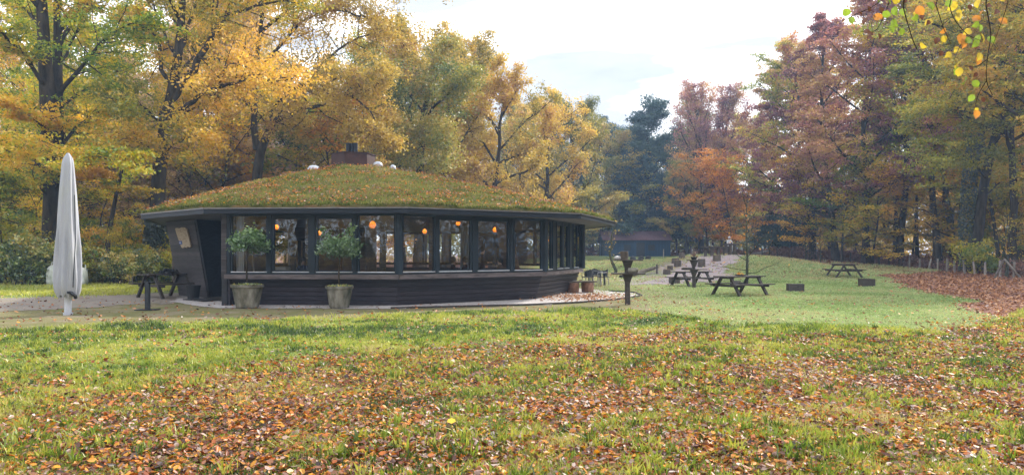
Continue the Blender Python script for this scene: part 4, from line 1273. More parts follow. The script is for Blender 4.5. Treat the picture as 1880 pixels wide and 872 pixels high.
# bistro chairs and table
def chair(loc_, rz, label):
    t = thing("bistro_chair", label, "chair", loc_, rz, "woven bistro chairs right of the pavilion")
    b = MB(); b.box((0, 0, .45), (.46, .44, .035)); b.build("seat", M['wicker'], t)
    b = MB()
    for i in range(7):
        a0, a1 = math.radians(200 + 20 * i), math.radians(220 + 20 * i)
        p0_, p1_ = (math.cos(a0) * .24, -math.sin(a0) * .24), (math.cos(a1) * .24, -math.sin(a1) * .24)
        hh = .84 - .03 * abs(i - 3)
        b.hexa([(p0_[0], p0_[1], .48), (p1_[0], p1_[1], .48), (p1_[0] * .93, p1_[1] * .93, .48), (p0_[0] * .93, p0_[1] * .93, .48)],
               [(p0_[0] * 1.08, p0_[1] * 1.12, hh), (p1_[0] * 1.08, p1_[1] * 1.12, hh), (p1_[0], p1_[1] * 1.05, hh), (p0_[0], p0_[1] * 1.05, hh)])
    b.build("backrest", M['wicker'], t)
    for sx in (-1, 1):
        for sy in (-1, 1):
            b = MB(); b.bar((sx * .24, sy * .24, 0), (sx * .20, sy * .19, .45), .035); b.build("leg", M['aluminium'], t)
        b = MB(); b.tube([(sx * .22, -.2, .45), (sx * .25, -.18, .66), (sx * .25, .12, .68)], .018, 5); b.build("armrest", M['aluminium'], t)
chair(at(1079, 34.6), math.radians(200), "woven bistro chair nearest the pavilion corner, seen from behind")
chair(at(1107, 34.9), math.radians(-75), "woven bistro chair right of the small dark table, seen from the side")
chair(at(1094, 36.4), math.radians(10), "woven bistro chair behind the small dark table")
p = at(1095, 35.4)
t = thing("bistro_table", "small square dark table between the woven bistro chairs", "table", p, .2)
b = MB(); b.box((0, 0, .73), (.72, .72, .035)); b.build("tabletop", M['steel'], t)
for sx in (-1, 1):
    for sy in (-1, 1):
        b = MB(); b.bar((sx * .31, sy * .31, 0), (sx * .31, sy * .31, .72), .055); b.build("leg", M['steel'], t)

# barn
BD = 93.0
bx0, bx1 = px(1110, BD), px(1232, BD)
bz = tz((bx0 + bx1) / 2, BD)
bar_ = thing("barn", "long dark blue barn with red clay tile roof beyond the lawn", "barn", ((bx0 + bx1) / 2, BD + 3, bz - .1))
hw = (bx1 - bx0) / 2
b = MB(); b.box((0, 0.1, 1.2), (2 * hw - .1, 5.6, 2.4)); body = b.build("wall", M['barnwood'], bar_)
nb_ = 60
for k in range(nb_):
    b = MB(); w_ = 2 * hw / nb_
    b.box((-hw + w_ * (k + .5), -2.74, 1.2), (w_ - .03, .05, 2.4)); b.build("plank", M['barnwood'], body)
b = MB(); b.hexa([(-hw - .25, -3.15, 2.3), (hw + .25, -3.15, 2.3), (hw + .25, -3.05, 2.3), (-hw - .25, -3.05, 2.3)], [(-hw - .25, 0, 3.62), (hw + .25, 0, 3.62), (hw + .25, .1, 3.60), (-hw - .25, .1, 3.60)])
roofm = b.build("roof", M['tile'], bar_)
b = MB(); b.hexa([(-hw - .25, 3.05, 2.3), (hw + .25, 3.05, 2.3), (hw + .25, 3.15, 2.3), (-hw - .25, 3.15, 2.3)], [(-hw - .25, 0.11, 3.60), (hw + .25, 0.11, 3.60), (hw + .25, .2, 3.62), (-hw - .25, .2, 3.62)]); b.build("rear_roof", M['tile'], bar_)
for sx in (-1, 1):
    b = MB(); b.add([(sx * hw, -2.7, 2.35), (sx * hw, 2.7, 2.35), (sx * hw, 0, 3.55)], [(0, 1, 2)]); b.build("gable", M['barnwood'], bar_)
tb = MB()
for k in range(44):
    x_ = -hw - .2 + (2 * hw + .4) * (k + .5) / 44
    tb.bar((x_, -3.13, 2.34), (x_, -.03, 3.66), .13, .07)
rib = tb.build("tile_courses", M['tile'], roofm); rib['kind'] = 'stuff'
for x_ in (-1.4, 1.9):
    b = MB(); b.box((x_, -2.80, 1.3), (.9, .05, .8)); wb = b.build("window", M['steel'], bar_)
b = MB(); b.box((.4, -2.80, 1.0), (1.1, .05, 1.95)); b.build("door", M['steel'], bar_)

# post-and-wire fence along the wood
FENCE = [(34.0, 38.0), (33.4, 44.0), (34.2, 50), (35.4, 56), (36.4, 62), (36.2, 68), (34.5, 74), (32.0, 79), (29.0, 82.5), (25.5, 84)]
fseg = [0]
for a_, b_ in zip(FENCE, FENCE[1:]): fseg.append(fseg[-1] + math.hypot(b_[0] - a_[0], b_[1] - a_[1]))
fen = thing("wire_fence", "low post-and-wire fence with leaning stakes along the right-hand wood", "fence", (34, 60, 0))
pp = []
s_ = 0.4
grf = random.Random(9)
while s_ < fseg[-1]:
    x_ = float(np.interp(s_, fseg, [p[0] for p in FENCE])); y_ = float(np.interp(s_, fseg, [p[1] for p in FENCE]))
    pp.append((x_, y_, tz(x_, y_)))
    s_ += grf.uniform(1.3, 1.9) + (y_ - 45) * .012
pme = None
for (x_, y_, z_) in pp:
    h_ = grf.uniform(.95, 1.15); lx, ly = grf.gauss(0, .07), grf.gauss(0, .06)
    b = MB(); b.tube([(0, 0, -.1), (lx * .5, ly * .5, h_ * .5), (lx, ly, h_)], [.085, .08, .075], 6)
    o = b.build("post", M['stake'] if y_ < 64 else M['greywood'], fen); o.location = (x_ - 34, y_ - 60, z_)
wv = MB()
for hgt in (.18, .42, .66, .88):
    for a_, b_ in zip(pp, pp[1:]):
        wv.bar((a_[0] - 34.06, a_[1] - 60, a_[2] + hgt), (b_[0] - 34.06, b_[1] - 60, b_[2] + hgt), .008)
for a_, b_ in zip(pp, pp[1:]):
    for k in range(8):
        f_ = (k + .5) / 8; x_ = a_[0] + (b_[0] - a_[0]) * f_ - 34.06; y_ = a_[1] + (b_[1] - a_[1]) * f_ - 60; z_ = a_[2] + (b_[2] - a_[2]) * f_
        wv.bar((x_, y_, z_ + .15), (x_, y_, z_ + .9), .005)
wob = wv.build("wire", M['wire'], fen); wob['kind'] = 'stuff'
b = MB()
b.bar((px(1844, 45.5) - 34, -14.5, 1.25), (px(1872, 45.5) - 34, -14.6, .0), .13, .10); b.build("brace", M['stake'], fen)
b = MB(); b.bar((px(1845, 45.5) - 34, -14.4, 1.2), (px(1826, 45.0) - 34, -15.0, .02), .11, .09); b.build("brace", M['greywood'], fen)
# single stakes
for xp, d, h_, nm, mt in ((237, 35, 1.0, "left of two pale stakes among the bushes left of the pavilion", 'stake'), (242, 35.1, .95, "right of two pale stakes among the bushes left of the pavilion", 'stake'),
                          (318, 31, 1.9, "brown wooden post just left of the entrance wall", 'greywood'), (1218, 80, 1.1, "pale stake before the right end of the barn", 'stake')):
    p = at(xp, d, -.1)
    o = MB().tube([(0, 0, 0), (.02, 0, h_)], .06, 7).build("stake", M[mt], None); o.location = p; tag(o, nm, "stake")
# shrub tubs before the barn
for xp, nm in ((1162, "left dark tub in front of the barn"), (1177, "middle dark tub in front of the barn"), (1190, "right dark tub in front of the barn")):
    p = at(xp, 72)
    o = MB().lathe([(.25, 0), (.33, .35), (.27, .5), (.05, .62)], (0, 0, 0), 10).build("tub", M['rubber'], None); o.location = p; tag(o, nm, "tub")
# pole trestle in the far undergrowth right of the mound
for k, (xa, xb, nm) in enumerate(((1375, 1405, "left of two pale poles lying at the wood edge behind the mound"), (1385, 1412, "right of two pale poles lying at the wood edge behind the mound"))):
    a_, b_ = at(xa, 84, .35), at(xb, 82, .6 + .2 * k)
    o = MB().tube([a_, b_], .07, 6).build("pole", M['stake'], None); tag(o, nm, "pole")

# ------------------------------------------------------------------ trees
def unit(v):
    l = math.sqrt(v[0] ** 2 + v[1] ** 2 + v[2] ** 2) + 1e-9
    return (v[0] / l, v[1] / l, v[2] / l)

class TreeB:
    def __init__(s, seed):
        s.g = random.Random(seed); s.ng = np.random.default_rng(seed)
        s.W = Wood(); s.tw = []      # twigs: p, q, clump tone
    def path(s, p, d, L_, n_, wander, up, droop=0.0):
        pts = [tuple(p)]; d = unit(d); p = list(p)
        for i in range(n_):
            d = unit((d[0] + s.g.gauss(0, wander), d[1] + s.g.gauss(0, wander), d[2] + s.g.gauss(0, wander * .7) + up - droop * (i / n_)))
            p = [p[k] + d[k] * L_ / n_ for k in range(3)]
            pts.append(tuple(p))
        return pts
    def sub(s, limb, r_, o, tone):
        """side branches and twigs on a limb"""
        Pn = np.array(limb); seg = np.linalg.norm(np.diff(Pn, axis=0), axis=1); cum = np.concatenate([[0], np.cumsum(seg)]); Lt = cum[-1]
        s.W.add(limb, np.linspace(r_, max(r_ * .22, .012), len(limb)), 6 if r_ > .08 else 5)
        nsub = max(3, int(o['n_sub'] * (.5 + .5 * Lt / o['ref'])))
        for i in range(nsub):
            f = o['s0'] + (1 - o['s0']) * (i + s.g.random()) / nsub
            pos = [float(np.interp(f * Lt, cum, Pn[:, k])) for k in range(3)]
            j = min(int(np.searchsorted(cum, f * Lt)), len(Pn) - 1); j = max(j, 1)
            td = unit(Pn[j] - Pn[j - 1])
            rnd = unit([s.g.gauss(0, 1), s.g.gauss(0, 1), s.g.gauss(0, 1) * o['bflat']])
            d = unit([td[k] * o['fwd'] + rnd[k] for k in range(3)])
            Ls = Lt * o['ratio'] * (1.15 - .55 * f) * s.g.uniform(.7, 1.25)
            Ls = max(Ls, o['minb'])
            ct = min(1, max(0, tone + s.g.gauss(0, .16)))
            sb = s.path(pos, d, Ls, 4, o['wander'], o['up'], o['droop'])
            s.W.add(sb, np.linspace(max(r_ * .34 * (1.1 - .5 * f), .014), .008, 5), 4)
            SP = np.array(sb)
            for t_ in range(o['n_twig']):
                ff = .2 + .8 * (t_ + s.g.random()) / o['n_twig']
                k0 = min(int(ff * 4), 3); fr_ = ff * 4 - k0
                q = SP[k0] * (1 - fr_) + SP[k0 + 1] * fr_
                rnd = unit([s.g.gauss(0, 1), s.g.gauss(0, 1), s.g.gauss(0, 1) * o['bflat'] - o['droop'] * .5])
                tl = Ls * .38 * s.g.uniform(.6, 1.2)
                q2 = [q[k] + rnd[k] * tl for k in range(3)]
                if s.g.random() < o.get('twigwood', .6):
                    s.W.add([tuple(q), tuple((q[k] + q2[k]) / 2 + s.g.gauss(0, .04) for k in range(3)), tuple(q2)], [.011, .008, .004], 3)
                s.tw.append((tuple(q), tuple(q2), ct))
    def leaves(s, n_, size, spread, flat, lflat=.35, droop_leaf=0.0, aspect=.55):
        Q = np.array([t[0] for t in s.tw]); Q2 = np.array([t[1] for t in s.tw]); T = np.array([t[2] for t in s.tw])
        k = s.ng.integers(0, len(Q), n_)
        dens = s.ng.random(len(Q)) ** 2.2
        k = s.ng.choice(len(Q), n_, p=(dens + .08) / (dens + .08).sum())
        f = s.ng.random(n_) * 1.1
        C = Q[k] + (Q2[k] - Q[k]) * f[:, None]
        C = C + s.ng.normal(0, 1, (n_, 3)) * np.array([spread, spread, spread * flat])
        V, F = leaf_quads(s.ng, C, size, lflat, aspect)
        tone = np.clip(T[k] + s.ng.normal(0, .20, n_), 0, 1)
        return np_mesh("crown", V, F, None, tone)

DEF = dict(n_sub=9, n_twig=6, ratio=.42, fwd=.9, bflat=.7, wander=.18, up=.03, droop=0.0, minb=.8, ref=6.0, s0=.22)

def auto_tree(seed, H, r0, bole, cr, n_limb, leaves, size, spread=.35, flat=.7, e0=.15, e1=1.1, prof='oak', o=None, lean=.0, top=.2, lflat=.35, lo_bulge=0.0):
    B = TreeB(seed); g = B.g
    oo = dict(DEF); oo.update(o or {})
    n_ = 9
    la = g.uniform(0, 2 * PI)
    trunk = []
    wx = wy = 0
    for i in range(n_ + 1):
        k = i / n_
        wx += g.gauss(0, .018) * H; wy += g.gauss(0, .018) * H
        trunk.append((lean * H * k * math.cos(la) + wx * k, lean * H * k * math.sin(la) + wy * k, H * k * .94 - .15))
    rad = [r0 * (1.35 if i == 0 else 1.0 - .82 * (i / n_) ** .9) for i in range(n_ + 1)]
    B.W.add(trunk, rad, 9)
    TP = np.array(trunk)
    az = g.uniform(0, 6)
    for i in range(n_limb):
        f = bole + (.95 - bole) * (i + g.random() * .8) / n_limb
        z_ = f * n_
        k0 = min(int(z_), n_ - 1); fr_ = z_ - k0
        p = TP[k0] * (1 - fr_) + TP[k0 + 1] * fr_
        rt = r0 * (1 - .82 * f ** .9)
        u = (f - bole) / (.95 - bole)
        if prof == 'oak': Lf = math.sin(PI * (.18 + .74 * u)) ** .7
        elif prof == 'beech': Lf = (1 - u) ** .55 * .95 + .12
        elif prof == 'slim': Lf = .55 + .45 * math.sin(PI * u)
        elif prof == 'cone': Lf = (1 - u) * .9 + .12
        else: Lf = 1
        L_ = cr * Lf * g.uniform(.8, 1.15)
        az += 2.4 + g.gauss(0, .35)
        e = e0 + (e1 - e0) * u + g.gauss(0, .12)
        d = (math.cos(az) * math.cos(e), math.sin(az) * math.cos(e), math.sin(e))
        limb = B.path(tuple(p), d, L_, 6, oo['wander'] * .8, oo['up'], oo['droop'] * .6)
        B.sub(limb, min(rt * .62, .05 + L_ * .022), oo, g.random())
    B.sub([tuple(x) for x in TP[-3:]], r0 * .25, oo, g.random())
    return B.W.mesh("trunk"), B.leaves(leaves, size, spread, flat, lflat)

BEECH = dict(n_sub=10, n_twig=7, bflat=.28, droop=.16, up=.05, fwd=.8, ratio=.40, wander=.13)
OAK = dict(n_sub=9, n_twig=6, bflat=.8, wander=.26, up=.05)
PROTO = {
    'oakA': auto_tree(101, 20, .42, .22, 8.0, 15, 34000, .108, .26, .75, .15, 1.15, 'oak', OAK),
    'oakB': auto_tree(102, 19, .40, .18, 7.5, 14, 32000, .108, .26, .75, .05, 1.2, 'oak', OAK, .03),
    'beechA': auto_tree(103, 28, .35, .20, 9.5, 22, 46000, .112, .28, .35, .25, 1.1, 'beech', BEECH, .02, lflat=.5),
    'beechB': auto_tree(104, 26, .32, .16, 9.0, 20, 44000, .112, .28, .35, .15, 1.15, 'beech', BEECH, .05, lflat=.5),
    'beechC': auto_tree(113, 27, .34, .36, 8.5, 18, 36000, .112, .28, .35, .25, 1.1, 'beech', BEECH, .03, lflat=.5),
    'slimA': auto_tree(105, 23, .26, .38, 4.2, 13, 11000, .11, .38, .6, .3, 1.1, 'slim', OAK, .03),
    'slimB': auto_tree(106, 20, .20, .30, 3.6, 12, 9000, .11, .38, .6, .3, 1.1, 'slim', OAK, .08),
    'coneA': auto_tree(107, 19, .32, .08, 5.2, 26, 34000, .10, .32, .5, .25, .9, 'cone', dict(n_sub=9, n_twig=5, bflat=.5, up=.06, fwd=1.1)),
    'youngA': auto_tree(108, 8.5, .10, .15, 3.6, 15, 9000, .085, .28, .25, .15, 1.0, 'slim', BEECH, .06, lflat=.6),
    'youngB': auto_tree(109, 6.5, .08, .12, 3.0, 14, 7500, .08, .26, .25, .1, 1.0, 'slim', BEECH, .10, lflat=.6),
    'upright': auto_tree(110, 24, .42, .14, 7.5, 20, 30000, .10, .34, .6, .75, 1.25, 'oak', dict(n_sub=10, n_twig=6, bflat=.8, up=.12, fwd=1.6), .02),
}
def shrub_proto(seed, H, cr, n_, leaves, size, flat=.7):
    B = TreeB(seed); g = B.g
    oo = dict(DEF); oo.update(n_sub=5, n_twig=4, minb=.25, ref=2.0, bflat=.7, twigwood=.35)
    for i in range(n_):
        a = g.uniform(0, 2 * PI); e = g.uniform(.5, 1.4)
        p = (g.gauss(0, cr * .3), g.gauss(0, cr * .3), -.05)
        limb = B.path(p, (math.cos(a) * math.cos(e) * cr / H, math.sin(a) * math.cos(e) * cr / H, math.sin(e)), H * g.uniform(.6, 1.05), 4, .2, .0, .12)
        B.sub(limb, .022, oo, g.random())
    return B.W.mesh("stem"), B.leaves(leaves, size, .16, flat, .3)
PROTO['shrubA'] = shrub_proto(201, 3.0, 1.6, 14, 4600, .085)
PROTO['shrubB'] = shrub_proto(202, 2.2, 1.6, 12, 4200, .078)
PROTO['shrubC'] = shrub_proto(203, 1.3, 1.3, 12, 3800, .065, .6)

for k, (a_, b_) in PROTO.items():
    a_.materials.append(M['bark']); b_.materials.append(LM['ochre'])

def plant(kind, name, xy, pal, label, cat="tree", sc_=1.0, rz=None, bark=None, group=None, g=random, dz=0.0):
    x_, y_ = xy
    t = thing(name, label, cat, (x_, y_, tz(x_, y_) + dz), g.uniform(0, 2 * PI) if rz is None else rz, group)
    t.scale = (sc_, sc_, sc_) if not hasattr(sc_, '__len__') else sc_
    w_, l_ = PROTO[kind]
    o = link("trunk" if 'shrub' not in kind else "stem", w_, t)
    if bark:
        o.material_slots[0].link = 'OBJECT'; o.material_slots[0].material = M[bark]
    c = link("crown" if 'shrub' not in kind else "foliage", l_, t)
    c.material_slots[0].link = 'OBJECT'; c.material_slots[0].material = LM[pal]
    return t

def custom_tree(seed, name, loc_, label, trunk, limbs, pal, leaves, size, spread=.4, flat=.6, o=None, extra=None, bark='bark', ivy=None, tone0=None, lflat=.4):
    """trunk / limbs: lists of (points, base radius) in metres from the foot"""
    B = TreeB(seed)
    oo = dict(DEF); oo.update(o or {})
    for pts, r0_, r1_ in trunk:
        n_ = len(pts)
        # resample smoothly
        Pn = np.array(pts, float); tt = np.linspace(0, n_ - 1, (n_ - 1) * 3 + 1)
        Q = np.column_stack([np.interp(tt, np.arange(n_), Pn[:, k]) for k in range(3)])
        Q[1:-1] = (Q[:-2] + 2 * Q[1:-1] + Q[2:]) / 4
        B.W.add([tuple(q) for q in Q], np.linspace(r0_, r1_, len(Q)) * (1 + .35 * np.exp(-np.maximum(Q[:, 2], 0) / .6) * (r0_ > .25)), 10)
        top = [tuple(q) for q in Q[-7:]]
        end = Q[-1]; td = unit(Q[-1] - Q[-2])
        top += B.path(tuple(end), td, 3.0 if r0_ > .2 else 1.0, 3, .15, .1)[1:]
        B.sub(top, r1_ * .9, dict(oo, ratio=oo['ratio'] * 1.1), B.g.random())
    for i, (pts, r_) in enumerate(limbs):
        n_ = len(pts); Pn = np.array(pts, float)
        tt = np.linspace(0, n_ - 1, (n_ - 1) * 3 + 1)
        Q = np.column_stack([np.interp(tt, np.arange(n_), Pn[:, k]) for k in range(3)])
        Q[1:-1] = (Q[:-2] + 2 * Q[1:-1] + Q[2:]) / 4
        Q[1:-1] += B.ng.normal(0, .06, Q[1:-1].shape)
        B.sub([tuple(q) for q in Q], r_, oo, B.g.random() if tone0 is None else min(1, max(0, tone0 + B.g.gauss(0, .25))))
    if extra: extra(B, oo)
    t = thing(name, label, "tree", loc_)
    B.W.link("trunk", M[bark], t)
    cm = B.leaves(leaves, size, spread, flat, lflat); cm.materials.append(LM[pal])
    link("crown", cm, t)
    if ivy:
        g = B.ng; pts, r0_, r1_, top_ = ivy
        Pn = np.array(pts, float); n_ = 5200
        f = g.random(n_) * top_ * (len(Pn) - 1)
        C = np.column_stack([np.interp(f, np.arange(len(Pn)), Pn[:, k]) for k in range(3)])
        rr = (r0_ + (r1_ - r0_) * f / (len(Pn) - 1)) * (1.1 + g.random(n_) * .45); a = g.random(n_) * 2 * PI
        C[:, 0] += np.cos(a) * rr; C[:, 1] += np.sin(a) * rr
        V, F = leaf_quads(g, C, .07, .0, .8)
        link("ivy", np_mesh("ivy", V, F, LM['ivy'], g.random(n_)), t)
    return t

def L3(d0, pts, dy=None):
    """photograph outline of a limb, put at its own distance: (x, y, distance offset)"""
    return [(px(p[0], d0 + p[2]), d0 + p[2], pz(p[1], d0 + p[2])) for p in pts]
def rel(loc_, pts): return [(p[0] - loc_[0], p[1] - loc_[1], p[2] - loc_[2]) for p in pts]

# T1: the double beech at the far left
D1 = 38.0
l1 = (px(97, D1), D1, 0.0)
tr1 = rel(l1, L3(D1, [(98, 525, 0), (96, 420, 0), (98, 330, 0), (88, 200, 0), (82, 100, .3), (76, 0, .5), (70, -120, .8), (66, -230, 1)]))
tr1b = rel(l1, L3(D1, [(104, 430, .2), (108, 300, .4), (106, 170, .8), (106, 60, 1.2), (104, -60, 1.8), (112, -200, 2.2)]))
def lb(l0, D, pts, r_): return (rel(l0, L3(D, pts)), r_)
limbs1 = [lb(l1, D1, [(84, 160, 0), (50, 100, -1.5), (5, 60, -3), (-40, 40, -4)], .13),
          lb(l1, D1, [(106, 180, .8), (150, 120, -.5), (205, 60, -2.5), (250, 40, -3.5)], .14),
          lb(l1, D1, [(100, 290, .3), (140, 230, 2), (190, 200, 3), (240, 205, 3)], .11),
          lb(l1, D1, [(98, 330, 0), (60, 290, -2.5), (10, 270, -4), (-40, 280, -5)], .10),
          lb(l1, D1, [(98, 300, 0), (110, 250, 3), (130, 215, 5), (150, 210, 6.5)], .09),
          lb(l1, D1, [(100, 350, 0), (130, 300, -2), (180, 285, -3.5), (215, 300, -4)], .07),
          lb(l1, D1, [(95, 370, 0), (60, 330, -1.5), (20, 325, -3), (-10, 340, -4)], .07),
          lb(l1, D1, [(106, 90, .8), (150, 20, 1), (190, -30, 1), (230, -50, 1)], .13),
          lb(l1, D1, [(76, 20, .5), (30, -40, -1), (-30, -80, -2), (-80, -90, -3)], .12),
          lb(l1, D1, [(106, 60, 1.2), (180, -20, 2), (260, -60, 3), (320, -70, 4)], .12),
          lb(l1, D1, [(90, 230, 0), (60, 210, 3), (20, 190, 5), (-20, 180, 6)], .10),
          lb(l1, D1, [(106, 200, 1), (150, 170, 4), (200, 140, 6), (240, 120, 7)], .10),
          lb(l1, D1, [(80, 60, .4), (50, 20, 3), (30, -10, 5), (10, -20, 6)], .10),
          lb(l1, D1, [(100, 260, .5), (70, 225, -1), (40, 200, -2), (10, 195, -3)], .08),
          lb(l1, D1, [(104, 120, .8), (140, 60, 3), (160, 20, 5), (190, 0, 6)], .09)]
custom_tree(301, "beech_tree", l1, "big twin-stemmed beech with golden green leaves behind the parasol, far left",
            [(tr1, .58, .16), (tr1b, .36, .12)], limbs1, 'golden', 64000, .09, .24, .35, dict(BEECH, n_sub=13, n_twig=8), lflat=.5, tone0=.38)

# T2: the great oak left of the roof
D2 = 40.0
l2 = (px(284, D2), D2, 0.0)
tr2 = rel(l2, L3(D2, [(284, 520, 0), (285, 440, 0), (291, 330, 0), (303, 230, 0), (320, 150, 0), (332, 60, .3), (336, -40, .5), (338, -150, 1)]))
limbs2 = [lb(l2, D2, [(313, 185, 0), (345, 140, 0), (372, 95, 0), (402, 45, 0), (428, 5, 0), (460, -60, 0), (490, -120, 0)], .24),
          lb(l2, D2, [(388, 70, 0), (430, 22, -1), (490, 10, -2), (555, -5, -3)], .12),
          lb(l2, D2, [(358, 112, 0), (395, 106, -1), (440, 122, -2.5), (470, 130, -3.5)], .10),
          lb(l2, D2, [(305, 225, 0), (340, 195, -1), (380, 168, -2), (425, 152, -3), (470, 145, -4), (520, 150, -5)], .17),
          lb(l2, D2, [(316, 165, 0), (300, 130, 0), (290, 75, .5), (270, 50, 0), (242, 38, -1)], .15),
          lb(l2, D2, [(318, 95, .2), (298, 55, 1), (285, 20, 1.5), (270, -40, 2)], .11),
          lb(l2, D2, [(332, 90, .2), (345, 50, .5), (362, 10, 1), (372, -60, 1.2)], .12),
          lb(l2, D2, [(300, 240, 0), (270, 200, -2), (240, 185, -4), (200, 180, -5)], .09),
          lb(l2, D2, [(294, 300, 0), (270, 270, -2), (250, 250, -3.5), (225, 255, -4.5)], .06),
          lb(l2, D2, [(332, 40, .3), (300, -20, -2), (250, -60, -3), (200, -70, -4)], .12),
          lb(l2, D2, [(334, 0, .4), (390, -60, -2), (440, -90, -3), (520, -90, -4)], .13),
          lb(l2, D2, [(302, 240, 0), (330, 215, 3), (370, 190, 5), (410, 180, 7)], .10),
          lb(l2, D2, [(300, 250, 0), (290, 210, 3), (300, 180, 5), (320, 165, 6)], .08),
          lb(l2, D2, [(320, 150, 0), (350, 110, 3), (370, 80, 5), (380, 70, 6)], .09),
          lb(l2, D2, [(295, 290, 0), (320, 265, -2), (350, 250, -3), (380, 255, -4)], .06),
          lb(l2, D2, [(332, 60, .3), (310, 20, 3), (300, -20, 5), (290, -40, 6)], .10)]
custom_tree(302, "oak_tree", l2, "great forked oak with dark limbs and yellow leaves rising behind the pavilion's left end",
            [(tr2, .50, .12)], limbs2, 'yellow', 54000, .088, .24, .6, dict(OAK, n_sub=12, n_twig=7, s0=.3),
            ivy=([(0, 0, 0), (.1, 0, 2.2), (.25, 0, 4.4)], .50, .44, .98), tone0=.42)
# slanting maple right of the parasol
lm = (px(194, 38.5), 38.5, 0.0)
trm = rel(lm, L3(38.5, [(194, 515, 0), (198, 440, 0), (207, 390, 0), (217, 340, 0), (229, 290, 0), (238, 250, 0)]))
custom_tree(306, "maple_tree", lm, "slim slanting maple with bright yellow sprays between the parasol and the great oak", [(trm, .15, .06)],
            [lb(lm, 38.5, [(212, 360, 0), (235, 345, -1), (260, 350, -2)], .04), lb(lm, 38.5, [(217, 340, 0), (195, 320, -1), (170, 325, -2)], .04),
             lb(lm, 38.5, [(229, 290, 0), (255, 275, -1), (280, 285, -1.5)], .04), lb(lm, 38.5, [(225, 305, 0), (205, 275, 0), (180, 265, 0)], .04), lb(lm, 38.5, [(236, 262, 0), (245, 235, 0), (255, 215, 0)], .04)],
            'yellow', 6500, .085, .22, .25, dict(BEECH, n_sub=6, n_twig=5), lflat=.5)
# T3: the forked oak behind the roof
D3 = 47.0
l3 = (px(470, D3), D3, 0.0)
tr3 = rel(l3, L3(D3, [(468, 520, 0), (469, 400, 0), (472, 320, 0), (478, 278, 0), (492, 245, 0), (503, 222, 0)]))
tr3b = rel(l3, L3(D3, [(472, 275, 0), (466, 235, 0), (468, 190, .3), (470, 120, .5), (480, 40, .5), (490, -40, .5)]))
limbs3 = [lb(l3, D3, [(503, 222, 0), (530, 215, -1), (560, 200, -2), (600, 192, -3), (640, 175, -4), (690, 160, -5)], .19),
          lb(l3, D3, [(500, 225, 0), (500, 195, 0), (545, 160, -1), (590, 150, -2), (640, 142, -3), (700, 165, -4)], .14),
          lb(l3, D3, [(530, 170, -1), (570, 145, 0), (620, 90, 0), (680, 60, 0), (730, 50, 0)], .12),
          lb(l3, D3, [(468, 210, .2), (440, 175, -1), (410, 165, -2), (380, 170, -3)], .10),
          lb(l3, D3, [(470, 130, .5), (520, 80, 0), (570, 30, 0), (630, 10, 0)], .14),
          lb(l3, D3, [(478, 60, .5), (540, 10, 0), (600, -30, 0), (680, -50, 0)], .14),
          lb(l3, D3, [(470, 110, .5), (430, 70, 1), (400, 40, 1), (380, 20, 1)], .10),
          lb(l3, D3, [(485, 0, .5), (560, -60, 0), (650, -60, 0), (740, -40, 0)], .13),
          lb(l3, D3, [(640, 175, -4), (680, 200, -5), (700, 250, -5), (710, 290, -5)], .07),
          lb(l3, D3, [(600, 192, -3), (640, 210, -4), (670, 235, -5), (690, 260, -5)], .06),
          lb(l3, D3, [(620, 20, 0), (670, 30, -1), (720, 60, -1), (755, 100, -1)], .08),
          lb(l3, D3, [(505, 222, 0), (520, 230, 2), (550, 230, 3), (590, 240, 4)], .08)]
custom_tree(303, "oak_tree", l3, "forked oak with ochre crown sweeping right, its trunk just left of the roof crown",
            [(tr3, .42, .22), (tr3b, .26, .10)], limbs3, 'ochre', 60000, .09, .27, .6, dict(OAK, n_sub=12, n_twig=7), tone0=.5)

# T4: greenish overhanging oak right of the roof crown (crown drooping over the roof's far side)
D5 = 52.0
l5 = (px(768, D5), D5, 0.0)
tr5 = rel(l5, L3(D5, [(768, 515, 0), (770, 330, 0), (775, 230, 0), (782, 190, 0), (792, 160, 0)]))
limbs5 = [lb(l5, D5, [(772, 250, 0), (740, 200, -2), (700, 180, -3), (660, 170, -4)], .14),
          lb(l5, D5, [(775, 230, 0), (800, 190, -2), (840, 160, -3), (855, 140, -4)], .12),
          lb(l5, D5, [(772, 260, 0), (740, 240, -3), (720, 260, -5), (705, 290, -5)], .08),
          lb(l5, D5, [(778, 210, 0), (740, 160, 0), (700, 120, 0), (680, 110, 0)], .12),
          lb(l5, D5, [(772, 270, 0), (800, 250, -3), (820, 260, -4), (830, 285, -5)], .07)]
custom_tree(305, "oak_tree", l5, "olive green oak crown hanging down just right of the roof crown",
            [(tr5, .40, .12)], limbs5, 'olive', 34000, .09, .42, .7, dict(OAK, n_sub=11, n_twig=7, droop=.12))
# orange young tree right behind the roof crown
plant('youngA', "maple_tree", (px(652, 49), 49), 'orange', "glowing orange tree peeping up directly behind the roof crown", sc_=1.38)
plant('youngA', "maple_tree", (px(590, 52), 52), 'yellowgreen', "yellow-green tree behind the roof, left of the orange one", sc_=1.5)
plant('youngB', "maple_tree", (px(535, 54), 54), 'yellowgreen', "yellow-green bushy tree behind the roof beside the forked oak trunk", sc_=1.9)

